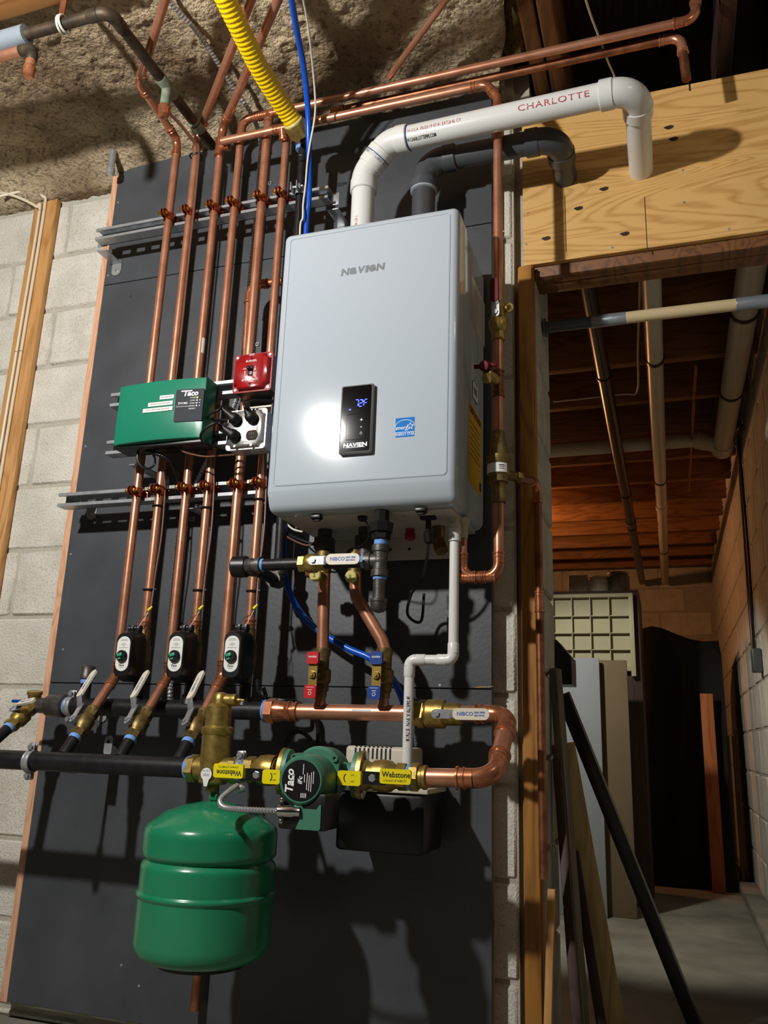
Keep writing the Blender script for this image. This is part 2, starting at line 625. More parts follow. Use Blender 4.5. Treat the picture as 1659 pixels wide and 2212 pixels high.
# black painted backer board in three sheets over furring
board = thing('backer_board', 'large black painted plywood backer board carrying the boiler and pipework', 'board', (-0.155, 0.01, 0.05))
for z0, z1 in ((0.049, 0.830), (0.832, 2.046), (2.048, 2.47)):
    part('plywood_sheet', box((-0.768, 0.0, z0), (0.456, 0.018, z1), 0.0012, 1), 'board_black', board)
part('furring_strip', box((-0.791, 0.002, 0.047), (-0.7685, 0.048, 2.45), 0.0015, 1), 'pine_pink', board)
for xx in (-0.3, 0.2):
    part('furring_strip', box((xx, 0.0185, 0.05), (xx + 0.07, 0.049, 2.45)), 'pine', board)
part('furring_strip', box((0.40, 0.0185, 0.05), (0.452, 0.049, 2.45)), 'pine', board)

for px, py, w in ((583, 396, 0.012), (415, 1121, 0.016), (556, 744, 0.010)):
    q = at(px, py, -0.002)
    cl_ = part('cable_clip', prism(rrect(w, 0.012, 0.003), q, (1, 0, 0), (0, 0, 1), 0.004), 'steel', board)
    part('clip_hole', lathe([(0, 0.003), (0.0005, 0.003)], q + V((0, -0.002, 0)), (0, -1, 0), 10), 'ink_black', cl_)
for px, py in ((233, 595), (255, 437), (185, 964), (153, 1197), (136, 1403), (950, 1480), (262, 2085), (300, 2130)):
    q = at(px, py, 0)
    part('screw', lathe([(0, 0.0035), (0.0008, 0.003)], q, (0, -1, 0), 8), 'galvanized', board)
for px, py, w, h in ((1045, 1484, 0.05, 0.003), (282, 640, 0.003, 0.012), (595, 1478, 0.02, 0.002)):
    q = at(px, py, -0.0002)
    part('paint_chip', prism([(-w / 2, -h / 3), (w / 4, -h / 2), (w / 2, h / 4), (-w / 5, h / 2)], q, (1, 0, 0.05), (0, 0, 1), 0.0006), 'plank_tan' if w > 0.03 else 'ink_black', board)
# rough concrete overhead
def conc():
    nx, ny = 330, 130
    vs, fs = [], []
    for i in range(nx + 1):
        for j in range(ny + 1):
            y = 0.06 - 0.86 * j / ny
            xe = 0.485 + max(0.0, -y) * 0.24
            x = -1.75 + (xe + 1.75) * i / nx
            p = V((x, y, 0.3))
            d = noise.noise(p * 4) * 0.012 + noise.noise(p * 14) * 0.006 + noise.noise(p * 38) * 0.006 + noise.noise(p * 80) * 0.005
            z = 2.525 + d
            w = max(0.0, min(1.0, (y + 0.16) / 0.18))          # sags towards the wall
            lf = max(0.0, min(1.0, (-0.55 - x) / 0.25))
            z -= w * w * (0.055 + 0.035 * lf)
            vs.append(V((x + (noise.noise(p * 9) * 0.02 if i == nx else 0), y, z)))
    for i in range(nx):
        for j in range(ny):
            a = i * (ny + 1) + j
            fs.append((a, a + 1, a + ny + 2, a + ny + 1))
    def skirt(ids):
        o = len(vs)
        for k in ids:
            vs.append(V((vs[k].x, vs[k].y, 2.8)))
        for q in range(len(ids) - 1):
            fs.append((ids[q], ids[q + 1], o + q + 1, o + q))
    skirt([nx * (ny + 1) + j for j in range(ny + 1)])
    skirt([i * (ny + 1) + ny for i in range(nx + 1)])
    skirt([i * (ny + 1) for i in range(nx + 1)])
    return vs, fs
struct('ceiling', conc(), 'concrete', sharp=180)
struct('trim_1', box((-3.2, -4.2, 2.80), (3.0, 5.7, 2.86)), 'subfloor')
single('floor_beam', box((-1.7, -0.66, 2.485), (-0.36, -0.575, 2.68), 0.003), 'pine_x', 'orange pine beam end above the old drain pipe', 'beam')
for i, (x0, x1, lab) in enumerate(((0.565, 0.605, 'brown floor joist next to the rough concrete edge'), (0.612, 0.652, 'brown floor joist doubled beside its twin, farther from the concrete'))):
    single('floor_joist', box((x0, -1.3, 2.50), (x1, 0.5, 2.79), 0.003), 'pine_y', lab, 'joist')
single('floor_joist', box((1.05, -1.6, 2.52), (1.09, 0.3, 2.79), 0.003), 'subfloor', 'dark floor joist above the plywood header', 'joist')
# ragged insulation stuffed beside the concrete edge
def batt():
    g = ball((0.545, -0.10, 2.58), 0.055, 18, 12, 2.0, (0.1, -1, 0.1))
    return [v + V((noise.noise(v * 30), noise.noise(v * 30 + V((5, 0, 0))), noise.noise(v * 28 + V((0, 7, 0))))) * 0.03 for v in g[0]], g[1]
single('insulation_wad', batt(), 'insul_batt', 'ragged wad of yellow brown insulation beside concrete edge', 'insulation')

# doorway: wood frame, plywood header
struct('trim_2', box((0.516, 0.048, 0.0), (0.556, 0.081, 1.93), 0.002), 'pine_dark')
single('jamb_stud', box((0.5205, 0.035, 0.0), (0.5535, 0.0475, 1.925), 0.0015), 'pine_dark', 'orange brown pine stud lining the left side of the doorway', 'stud')
hz0, hz1 = 1.935, 2.402
header = thing('plywood_header', 'wide golden plywood header panel over the doorway pierced by two vents', 'panel', (0.85, 0.06, hz0))
part('panel', box((0.531, 0.05, hz0), (1.166, 0.066, hz1), 0.001, 1), 'plywood', header)
for px, py in ((1305, 408), (1180, 515), (1250, 450), (1445, 275), (1350, 505), (1455, 300)):
    p = at(px, py, 0.05)
    part('knot', prism([(0.009 * math.cos(a) * (1.5 if i % 2 else 1.2), 0.005 * math.sin(a) * (1.3 if i % 3 else 0.9)) for i, a in enumerate([k * math.pi / 5 for k in range(10)])], p + V((0, -0.0003, 0)), (1, 0, -0.05), (0, 0, 1), 0.0008), 'plank_brown', header)
for px, py in ((1323, 535), (1478, 437), (1575, 495), (1475, 368), (1137, 528), (1140, 460)):
    p = at(px, py, 0.05)
    part('screw', lathe([(0, 0.0035), (0.001, 0.003)], p + V((0, 0, 0)), (0, -1, 0), 8), 'galvanized', header)
for px in (1220, 1392):
    a, b = at(px, 425, 0.05), at(px, 545, 0.05)
    part('sheet_joint', box((a.x - 0.0008, 0.0492, b.z), (a.x + 0.0008, 0.0505, a.z)), 'plank_brown', header)
text('1', 0.03, 'ink_black', header, at(1490, 190, 0.0495), bold=0.0006)
for yy0, yy1, lab in ((0.068, 0.108, 'dark lintel beam directly behind the plywood header'), (0.110, 0.160, 'dark lintel beam farther inside the doorway head')):
    single('lintel', box((0.557, yy0, 1.905), (1.215, yy1, 2.2), 0.003), 'pine_y', lab, 'beam')
# right hand wall and far wall of the back room
XR = 1.22
wall_right = struct('wall_right', box((XR + 0.005, -0.3, 0), (3.0, 5.45, 2.79)), 'mortar')
rb = None
for k in range(12):
    z0 = 0.01 + 0.2 * k
    y = 0.2 - (0.2 if k % 2 else 0.0)
    while y < 5.3:
        if rb is None:
            rb = part('concrete_block', box((XR, 0.005, 0.005), (XR + 0.04, 0.395, 0.195), 0.005, 1), 'block_grey', wall_right)
            base = root_loc(rb)
            rb.location = (0, y, z0)
        else:
            o = rb.copy()
            C.objects.link(o)
            o.location = (0, y, z0)
        y += 0.4
YF = 5.4
wall_far = struct('wall_far', box((-1.6, YF + 0.005, 0), (1.42, 5.6, 2.6)), 'mortar')
fb = None
for k in range(11):
    z0 = 0.01 + 0.2 * k
    x = -0.4 - (0.2 if k % 2 else 0.0)
    while x < 1.2:
        if fb is None:
            fb = part('concrete_block', box((0.005, YF, 0.005), (0.395, YF + 0.04, 0.195), 0.005, 1), 'block_grey', wall_far)
            fb.location = (x, 0, z0)
        elif x < 0.83:
            o = fb.copy()
            C.objects.link(o)
            o.location = (x, 0, z0)
        x += 0.4
ceil2 = struct('trim_3', box((-1.6, 0.31, 2.36), (1.22, 5.4, 2.40)), 'subfloor')
for k in range(13):
    y = 0.42 + k * 0.4
    part('joist', box((-1.6, y, 2.165), (1.218, y + 0.04, 2.359), 0.002), 'pine_x', ceil2)
single('wall_curb', box((1.13, 1.2, 0.0), (1.217, 3.2, 0.05), 0.01), 'floor_concrete', 'low rough concrete curb along the foot of the right wall', 'curb')
# left stud with cables
sx = at(95, 617, 0.028).x
single('wall_stud', box((sx - 0.092, 0.028, 0.0), (sx, 0.0475, 2.43), 0.002), 'pine', 'pine wall stud carrying two cream cables beside block wall', 'stud')
# ================================================================ wall hung boiler
def boxsel(lo, hi, bev, skip, seg=5):
    bm = bmesh.new()
    bmesh.ops.create_cube(bm, size=1)
    lo, hi = V(lo), V(hi)
    for v in bm.verts:
        v.co = V((lo[i] + (v.co[i] + 0.5) * (hi[i] - lo[i]) for i in range(3)))
    es = [e for e in bm.edges if not skip(e)]
    bmesh.ops.bevel(bm, geom=es, offset=bev, segments=seg, profile=0.5, affect='EDGES')
    return bmout(bm)
FY = -0.30
boiler = thing('boiler', 'large glossy white wall hung boiler with a black control display', 'boiler', (0.22, -0.15, 1.2))
g = boxsel((0.0, FY, 1.195), (0.44, -0.205, 1.90), 0.0165, lambda e: all(abs(v.co.y + 0.205) < 1e-5 for v in e.verts))
bm = bmesh.new()
bv = [bm.verts.new(v) for v in g[0]]
for f_ in g[1]:
    bm.faces.new([bv[i] for i in f_])
for zc_ in (1.243, 1.238, 1.228):
    bmesh.ops.bisect_plane(bm, geom=bm.verts[:] + bm.edges[:] + bm.faces[:], plane_co=(0, 0, zc_), plane_no=(0, 0, 1))
g = bmout(bm)
g = ([V((v.x, v.y + (max(0, 1.2435 - v.z) ** 1.25) * 0.95, v.z)) if v.y < -0.21 else v for v in g[0]], g[1])
cover = part('front_cover', g, 'boiler_white', boiler, sharp=60)
g = boxsel((0.003, -0.2045, 1.20), (0.437, -0.012, 1.897), 0.022, lambda e: abs(e.verts[0].co.y - e.verts[1].co.y) < 1e-5)
part('casing', g, 'boiler_white', boiler, sharp=60)
# raised front panel
a, b, c, d = at(622, 512, FY), at(970, 461, FY), at(957, 1026, FY), at(589, 1050, FY)
cx, cz = (a.x + b.x + c.x + d.x) / 4, (a.z + b.z + c.z + d.z) / 4
pw, ph = (b.x + c.x - a.x - d.x) / 2, (a.z + b.z - c.z - d.z) / 2
zt_, zb_ = min(cz + ph / 2, 1.881), max(cz - ph / 2, 1.2455)
cx, cz, pw, ph = 0.22, (zt_ + zb_) / 2, min(pw, 0.404), zt_ - zb_
part('front_panel', prism(rrect(pw - 0.003, ph - 0.003, 0.007), (cx, FY, cz), (1, 0, 0), (0, 0, 1), 0.0012), 'boiler_white', boiler, sharp=20)
rr_ = [V((cx + u, FY - 0.0002, cz + v)) for u, v in rrect(pw, ph, 0.008)]
part('panel_bead', sweep(rr_ + rr_[:2], 0.0013, 8), 'boiler_white', boiler)
PF = FY - 0.0007
def fp(px, py, o=0.0):
    return at(px, py, PF - o)
# brand lettering
lg = []
p0, p1 = fp(737, 581), fp(831.5, 581 - 15)
Lw = (p1.x - p0.x)
wid = [1.05, 0.95, 1.0, 0.42, 0.95, 1.05]
tot = sum(wid)
xx = p0.x
zc = fp(784, 581).z
for ch, w in zip('NaVIeN', wid):
    t = textgeo(ch, 0.026, bold=0.0013)
    x0, x1 = min(v.x for v in t[0]), max(v.x for v in t[0])
    z0, z1 = min(v.y for v in t[0]), max(v.y for v in t[0])
    cw = Lw * w / tot
    lg.append(([V((xx + (v.x - x0) / (x1 - x0) * cw * 0.93 + (v.y - z0) * 0.12, PF - 0.0003, zc - 0.0105 + (v.y - z0) / (z1 - z0) * 0.0185)) for v in t[0]], t[1]))
    xx += cw
part('brand_lettering', join(*lg), 'ink_grey', boiler)
# control display: proud housing with black glass
A, B, Cc, D = at(741, 838, FY - 0.012), at(803, 831, FY - 0.012), at(799, 973, FY - 0.012), at(735, 977, FY - 0.012)
cx, cz = (A.x + B.x + Cc.x + D.x) / 4, (A.z + B.z + Cc.z + D.z) / 4
pw, ph = (B.x + Cc.x - A.x - D.x) / 2, (A.z + B.z - Cc.z - D.z) / 2
ctl = part('control_housing', xf(box((-pw / 2 - 0.004, -ph / 2 - 0.004, -0.0075), (pw / 2 + 0.004, ph / 2 + 0.004, 0.006), 0.004, 3), frame((cx, FY - 0.0075, cz), (1, 0, 0), (0, 0, 1))), 'panel_grey', boiler)
GY = FY - 0.0142
part('display_glass', prism(rrect(pw, ph, 0.003), (cx, FY - 0.0138, cz), (1, 0, 0), (0, 0, 1), 0.0008), 'screen_black', ctl)
def gp(px, py):
    return at(px, py, GY - 0.0002)
def seg7(p, w, h, segs, t=0.0022, sl=0.12):
    S7 = {'a': (0, h, w, h), 'b': (w, h, w, h / 2), 'c': (w, h / 2, w, 0), 'd': (0, 0, w, 0), 'e': (0, 0, 0, h / 2), 'f': (0, h / 2, 0, h), 'g': (0, h / 2, w, h / 2)}
    gs = []
    for s in segs:
        x0, y0, x1, y1 = S7[s]
        q0 = V((p.x + x0 + y0 * sl, p.y, p.z + y0))
        q1 = V((p.x + x1 + y1 * sl, p.y, p.z + y1))
        dd = (q1 - q0).normalized()
        q0, q1 = q0 + dd * 0.0012, q1 - dd * 0.0012
        nn = V((dd.z, 0, -dd.x)) * t / 2
        gs.append(([q0 + nn, q1 + nn, q1 - nn, q0 - nn], [(0, 1, 2, 3)]))
    return join(*gs)
z0 = gp(772, 878.5)
h7 = gp(772, 864).z - gp(772, 878).z
part('digit', seg7(gp(765.5, 878), 0.008, h7, 'abcf'[:3]), 'digit_blue', ctl)
part('digit', seg7(gp(774.5, 878), 0.0085, h7, 'abged'), 'digit_blue', ctl)
part('digit', seg7(gp(785, 877), 0.0075, h7, 'afeg'), 'digit_blue', ctl)
part('digit', prism(rrect(0.003, 0.003, 0.0006), gp(783, 865), (1, 0, 0), (0, 0, 1), 0.0003), 'digit_blue', ctl)
part('indicator_light', prism(rrect(0.005, 0.003, 0.0008), gp(755.7, 885), (1, 0, 0), (0, 0, 1), 0.0003), 'digit_blue', ctl)
bx0, bx1, bz0, bz1 = gp(748.5, 920).x, gp(789.7, 915).x, gp(769, 949).z, gp(769, 894).z
part('button_pad', join(*[sweep([(x0, GY, z0_), (x1, GY, z1_)], 0.0006, 6) for x0, z0_, x1, z1_ in ((bx0, bz0, bx1, bz0), (bx1, bz0, bx1, bz1), (bx1, bz1, bx0, bz1), (bx0, bz1, bx0, bz0))]), 'screen_black', ctl)
text('+', 0.012, 'ink_white', ctl, gp(780.6, 907), bold=0.0002)
text('-', 0.014, 'ink_white', ctl, gp(780, 921), bold=0.0002)
pw_ = gp(779.6, 935.8)
part('power_symbol', join(torus(pw_, (0, 1, 0), 0.0026, 0.0004, 16, 5), box((pw_.x - 0.0004, pw_.y - 0.0003, pw_.z + 0.001), (pw_.x + 0.0004, pw_.y, pw_.z + 0.004))), 'ink_white', ctl)
text('NAVIEN', 0.0125, 'ink_white', ctl, gp(767, 961), bold=0.0005, sx=1.25)
part('lettering', box((gp(746, 967).x, GY - 0.0003, gp(767, 966.5).z), (gp(787.5, 966).x, GY - 0.0001, gp(767, 965.4).z)), 'ink_white', ctl)
# energy sticker
A, B, Cc, D = fp(854.8, 904.4), fp(895.6, 899.9), fp(895.3, 941.2), fp(853.8, 945.9)
cx, cz = (A.x + B.x + Cc.x + D.x) / 4, (A.z + B.z + Cc.z + D.z) / 4
sw, sh = (B.x + Cc.x - A.x - D.x) / 2, (A.z + B.z - Cc.z - D.z) / 2
stk = part('energy_sticker', prism(rrect(sw, sh, 0.001), (cx, PF - 0.0002, cz), (1, 0, 0), (0, 0, 1), 0.0006), 'label_blue', boiler)
SY = PF - 0.0007
def sp(u, v):
    return V((cx + u * sw, SY, cz + v * sh))
def ribbon(pts, w, closed=False):
    gs = []
    n = len(pts)
    for i in range(n if closed else n - 1):
        a_, b_ = pts[i], pts[(i + 1) % n]
        dd = (b_ - a_).normalized()
        nn = V((dd.z, 0, -dd.x)) * w / 2
        e = dd * w * 0.35
        gs.append(([a_ + nn - e, b_ + nn + e, b_ - nn + e, a_ - nn - e], [(0, 1, 2, 3)]))
    return join(*gs)
part('arc_mark', ribbon([sp(0.5 * math.sin(t) * 1.02, 0.02 + 0.36 * math.cos(t)) for t in [-1.5 + 3.0 * k / 20 for k in range(21)]], 0.0013), 'ink_white', stk)
st = []
for k in range(10):
    rr = (0.19 if k % 2 == 0 else 0.08)
    st.append(sp(0.28 + rr * math.sin(k * math.pi / 5), 0.03 + rr * math.cos(k * math.pi / 5)))
part('star_mark', ribbon(st, 0.0011, True), 'ink_white', stk)
text('energy', 0.0135, 'ink_white', stk, sp(-0.13, -0.02), shear=0.35, sx=0.9)
part('line_mark', ribbon([sp(-0.5, -0.26), sp(0.5, -0.26)], 0.001), 'ink_white', stk)
text('ENERGY STAR', 0.0085, 'ink_white', stk, sp(0, -0.37), sx=0.8)
# right side labels (plane x = side of the casing)
SX = 0.4375
def sd(px, py):
    return onx(px, py, SX)
ya, yb = sd(1012, 950).y, sd(1039.5, 985).y
zt = sd(1011, 862).z
zb = sd(1011, 1036).z
yl = part('guide_label', box((SX - 0.0004, ya, zb), (SX + 0.0004, yb, zt)), 'label_yellow', boiler)
def side_text(s, size, m_, y, z, **kw):
    text(s, size, m_, yl, (SX + 0.0006, y, z), (0, 1, 0), (0, 0, 1), **kw)
ym = (ya + yb) / 2
side_text('ENERGYGUIDE', 0.021, 'ink_black', ym, zt - 0.014, bold=0.001, sx=0.85)
for q in range(7):
    zz = zt - 0.045 - q * 0.013
    part('print_line', box((SX + 0.0004, ya + 0.012 + 0.006 * (q % 3), zz), (SX + 0.0007, yb - 0.015 - 0.012 * (q % 2), zz + 0.0022)), 'ink_black', yl)
part('print_block', box((SX + 0.0004, yb - 0.022, zb + 0.008), (SX + 0.0007, yb - 0.004, zb + 0.03)), 'ink_black', yl)
l2 = part('barcode_label', xf(prism(rrect(0.055, 0.045, 0.006), (0, 0, 0), (1, 0, 0), (0, 1, 0), 0.0006), frame((SX + 0.0003, sd(1026, 855).y, sd(1026, 848).z), (0, 1, 0), (0, 0, 1))), 'ink_black', boiler)
part('label_face', xf(prism(rrect(0.051, 0.041, 0.005), (0, 0, 0), (1, 0, 0), (0, 1, 0), 0.0006), frame((SX + 0.0006, sd(1026, 855).y, sd(1026, 848).z), (0, 1, 0), (0, 0, 1))), 'label_white', l2)
bc = V((SX + 0.0010, sd(1026, 855).y, sd(1026, 848).z))
for q in range(12):
    w = (0.0006, 0.0012, 0.0018)[q % 3]
    part('print_bar', box((bc.x - 0.0002, bc.y - 0.018 + q * 0.003, bc.z - 0.008), (bc.x + 0.0001, bc.y - 0.018 + q * 0.003 + w, bc.z + 0.01)), 'ink_black', l2)
pl = part('rating_plate', box((SX - 0.0003, sd(1018, 600).y, sd(1018, 690).z), (SX + 0.0003, sd(1047, 640).y, sd(1018, 590).z)), 'boiler_base', boiler)
y0, y1 = sd(1018, 600).y, sd(1047, 640).y
z0, z1 = sd(1018, 690).z, sd(1018, 590).z
for q in range(9):
    zz = z0 + 0.012 + q * (z1 - z0 - 0.02) / 9
    part('print_line', box((SX + 0.0003, y0 + 0.006, zz), (SX + 0.0005, y1 - 0.01 - 0.01 * (q % 3), zz + 0.0018)), 'ink_grey', pl)
# underside
part('base_plate', box((0.02, -0.25, 1.1905), (0.42, -0.02, 1.20), 0.002), 'boiler_base', boiler)
part('wall_bracket', join(box((0.06, -0.018, 1.135), (0.385, -0.012, 1.235), 0.002)), 'boiler_base', boiler)
for px, py in ((843, 1187), (884, 1186)):
    p = at(px, py, -0.0185)
    part('bracket_hole', cyl(p, p + V((0, 0.002, 0)), 0.004, 10), 'ink_black', boiler)
def under(px, py):
    return onz(px, py, 1.19)
for px, py in ((684, 1116), (910, 1101)):
    p = under(px, py)
    part('latch', join(box(p + V((-0.012, -0.01, -0.006)), p + V((0.012, 0.01, 0.003)), 0.002), box(p + V((-0.009, -0.004, -0.011)), p + V((0.009, 0.004, -0.005)), 0.001)), 'black_plastic', boiler)
for px, py in ((745, 1117), (870, 1107), (876, 1114), (960, 1111), (640, 1115)):
    p = under(px, py)
    part('screw', lathe([(0, 0.004), (0.002, 0.003)], p, (0, 0, -1), 8), 'steel', boiler)
p = under(783, 1116)
part('cable_gland', join(lathe([(0, 0.011), (0.006, 0.011), (0.01, 0.007)], p, (0, 0, -1), 14), cable([p + V((0, 0, -0.005)), p + V((0.012, 0.005, -0.02)), p + V((0.006, 0.02, -0.05)), p + V((-0.03, 0.05, -0.06))], 0.002)), 'black_plastic', boiler)
p = under(925, 1116)
part('power_gland', join(box(p + V((-0.018, -0.009, -0.007)), p + V((0.018, 0.009, 0.002)), 0.003), lathe([(0.0, 0.006), (0.03, 0.007), (0.034, 0.012), (0.055, 0.012), (0.06, 0.006)], p, (0, 0.25, -1), 14), cable([p + V((0, 0.012, -0.05)), p + V((-0.01, 0.03, -0.09)), p + V((-0.03, 0.06, -0.13)), p + V((-0.065, 0.10, -0.155)), p + V((-0.075, 0.11, -0.2)), p + V((-0.045, 0.115, -0.215)), p + V((-0.04, 0.12, -0.15))], 0.0035)), 'black_plastic', boiler)
p = under(886, 1135)
part('red_plug', lathe([(0, 0.011), (0.02, 0.011), (0.022, 0.013), (0.034, 0.013), (0.038, 0.008)], at(886, 1146, -0.1) + V((0, 0, 0.015)), (0, 0, -1), 12), 'red_paint', boiler)
for px, py, yy in ((702, 1150, -0.13), (790, 1150, -0.13)):
    q = at(px, py, yy)
    q.z = 1.19
    part('union_nut', join(cyl(q, q + V((0, 0, -0.02)), 0.017), hexp(q + V((0, 0, -0.02)), q + V((0, 0, -0.05)), 0.026), cyl(q + V((0, 0, -0.05)), q + V((0, 0, -0.075)), 0.02)), 'iron_fitting', boiler)
q = at(947, 1150, -0.11)
q.z = 1.19
part('relief_outlet', join(cyl(q, q + V((0, 0, -0.03)), 0.015), hexp(q + V((0, 0, -0.03)), q + V((0.012, -0.012, -0.062)), 0.016)), 'brass_dull', boiler)
# ================================================================ vents
RV = 0.03015
def pvc_elbow(T, a, b, c, R, material, name='elbow', L=0.034, r=RV):
    d1, d2 = (b - a).normalized(), (c - b).normalized()
    ap = arc(a, b, c, R, 10)
    gs = [sweep(ap, r * 1.1, 24)]
    for p, d in ((ap[0], -d1), (ap[-1], d2)):
        gs.append(lathe([(-0.002, r * 1.1), (0.0, r * 1.17), (L - 0.002, r * 1.17), (L, r * 1.1)], p, d, 24))
    part(name, join(*gs), material, T)
    return ap[0] - d1 * L, ap[-1] + d2 * L
vent = thing('white_vent', 'white plastic exhaust vent pipe curving from boiler top into plywood header', 'vent pipe', (0.16, -0.18, 1.9))
q0 = at(783, 466, -0.175)
q0.z = 1.897
x0, y0 = q0.x, q0.y
R0, R1 = at(880, 299, -0.195), at(1316, 206, -0.225)
q1 = V((x0, y0, at(786, 400, y0).z))
hole = at(1385, 368, 0.05)
q4 = V((hole.x, R1.y - 0.004, R1.z + 0.001))
dr = (R1 - R0).normalized()
# second 45: where the run line meets the 45 degree piece
q2 = R0 - dr * 0.052
q1.z = q2.z - (q2.x - q1.x) * 1.0
e0 = pvc_elbow(vent, q0, q1, q2, 0.06, 'pvc', L=0.03)
part('pipe', cyl(q0, e0[0] + V((0, 0, 0.01)), RV, 24), 'pvc', vent)
e1 = pvc_elbow(vent, q1, q2, R1, 0.06, 'pvc', L=0.03)
e2 = pvc_elbow(vent, q2, q4, hole, 0.05, 'pvc', L=0.03)
part('pipe', cyl(e1[1] - dr * 0.01, e2[0] + dr * 0.01, RV, 24), 'pvc', vent)
part('pipe', cyl(e2[1] - (hole - q4).normalized() * 0.01, hole + V((0, 0.004, 0)), RV, 24), 'pvc', vent)
part('primer_ring', lathe([(0, RV * 1.02), (0.002, RV * 1.035), (0.003, RV * 1.01)], e1[1], dr, 24), 'blue_grip', vent)
part('primer_ring', lathe([(0, RV * 1.172), (0.0015, RV * 1.18), (0.003, RV * 1.165)], e0[1] - (q2 - q1).normalized() * 0.001, q2 - q1, 24), 'blue_grip', vent)
def along(px, py):
    """point on the run's axis nearest the pixel ray"""
    d = ray(px, py)
    w = R0 - CAMP
    a, b, c = dr.dot(dr), dr.dot(d), d.dot(d)
    dd, e = dr.dot(w), d.dot(w)
    s = (b * e - c * dd) / (a * c - b * b)
    return R0 + dr * s
pc = along(1122, 235)
wraptext('CHARLOTTE  PI', 0.021, 'ink_red', vent, pc, dr, (0, -1, -0.27), RV, 0.0, sx=1.32, space=1.1)
pc = along(884, 290)
wraptext('N U.S.A. 05/22/19 07:41 EXT.# 4L CY', 0.0125, 'ink_red', vent, pc + dr * 0.004, dr, (0, -1, -0.14), RV, sx=0.72)
wraptext('W.CHARLOTTEPIPE.COM', 0.0125, 'ink_black', vent, pc + dr * 0.001, dr, (0, -1, -1.2), RV, sx=0.55, bold=0.0002)
wraptext('785-15  40 CP-1', 0.011, 'ink_red', vent, V((x0, y0, 1.93)), (0, 0, 1), (-0.15, -1, 0), RV, sx=0.8)

gv = thing('grey_vent', 'dark grey intake vent pipe rising behind the white vent into plywood', 'vent pipe', (0.3, -0.12, 1.9))
gh = at(1222, 396, 0.05)
gy = -0.105
gb = at(915, 430, gy)
ga = at(969, 341, gy)
gc = at(1147, 311, gy)
zr = (ga.z + gc.z) / 2
g0 = V((gb.x, gy, 1.895))
g1 = V((gb.x, gy, zr))
g2 = V((gh.x, gy, zr))
gh = V((gh.x, 0.054, zr - 0.004))
part('collar', lathe([(0, RV * 1.02), (0.002, RV * 1.17), (0.03, RV * 1.17), (0.032, RV * 1.08)], (g0.x, gy, at(915, 400, gy - 0.03).z), (0, 0, 1), 24), 'grey_collar', gv)
k0 = pvc_elbow(gv, g0, g1, g2, 0.055, 'grey_vent', L=0.032)
k1 = pvc_elbow(gv, g1, g2, gh, 0.05, 'grey_vent', L=0.032)
part('pipe', cyl(g0, k0[0] + V((0, 0, 0.01)), RV, 24), 'grey_vent', gv)
part('pipe', cyl(k0[1] - V((0.01, 0, 0)), k1[0] + V((0.01, 0, 0)), RV, 24), 'grey_vent', gv)
part('pipe', cyl(k1[1] - V((0, 0.01, 0)), gh, RV, 24), 'grey_vent', gv)
# ================================================================ strut channels, clamps, copper risers
R1 = 0.0113          # 3/4 inch copper
R2 = 0.0143          # 1 inch copper
YP = -0.13
def strut(name, x0, x1, z, yb, yf, label, feet, h=0.038, ft=0.0):
    """U channel with inturned lips, open to the room, slotted back, on plates fixed to the board"""
    T = thing(name, label, 'strut channel', ((x0 + x1) / 2, yb, z), 'strut channels')
    t = 0.0025
    lip = 0.0085
    prof = [(yf + 0.006, -h / 2 + lip), (yf, -h / 2 + lip), (yf, -h / 2), (yb, -h / 2), (yb, h / 2), (yf, h / 2), (yf, h / 2 - lip), (yf + 0.006, h / 2 - lip)]
    inn = [(yf + 0.006, -h / 2 + lip - t), (yf + t, -h / 2 + lip - t), (yf + t, -h / 2 + t), (yb - t, -h / 2 + t), (yb - t, h / 2 - t), (yf + t, h / 2 - t), (yf + t, h / 2 - lip + t), (yf + 0.006, h / 2 - lip + t)]
    gs = []
    # top and bottom webs with lips, then the back in bars between slots
    for a, b in ((0, 4), (4, 8)):
        seg = prof[a:b] if a == 0 else prof[a:b]
        sgi = inn[a:b]
        poly = seg + sgi[::-1]
        n = len(poly)
        vs = [V((x0, y, z + zz)) for y, zz in poly] + [V((x1, y, z + zz)) for y, zz in poly]
        fs = [tuple(range(n)), tuple(range(2 * n - 1, n - 1, -1))] + [(i, n + i, n + (i + 1) % n, (i + 1) % n) for i in range(n)]
        gs.append((vs, fs))
    for s in (-1, 1):
        gs.append(box((x0, yb - t, z + (-h / 2 if s < 0 else 0.0062)), (x1, yb, z + (-0.0062 if s < 0 else h / 2))))
    x = x0
    sl, pt = 0.028, 0.05
    while x < x1:
        e = min(x1, x + pt - sl)
        gs.append(box((x, yb - t, z - 0.0062), (e, yb, z + 0.0062)))
        x += pt
    part('channel', join(*gs), 'galvanized', T, sharp=30)
    for fx, dz in feet:
        w = 0.034
        f = part('foot', join(
            prism(rrect(w, 0.055, 0.0165, cy=-0.0), (fx, -0.0025, z + dz), (1, 0, 0), (0, 0, 1), 0.003),
            box((fx - w / 2, yb + 0.001, z + dz + 0.012), (fx + w / 2, -0.001, z + dz + 0.0155), 0.001),
            box((fx - w / 2, yb + 0.0005, z - h / 2 if dz < 0 else z - h / 2), (fx + w / 2, yb + 0.0035, z + dz + 0.0155 if dz > 0 else z + h / 2), 0.001)), 'galvanized', T)
        part('screw', join(lathe([(0, 0.0055), (0.003, 0.0045)], (fx, -0.004, z + dz - 0.010), (0, -1, 0), 10)), 'steel', f)
    return T
ZU, ZL = 2.146, 1.316
strut('strut_channel', at(207, 504, -0.116).x, at(708, 416, -0.116).x, ZU, -0.082, -0.1165, 'galvanized strut channel holding the copper risers above the green box', ((-0.745 + 0.02, -0.045), (0.03, -0.045)))
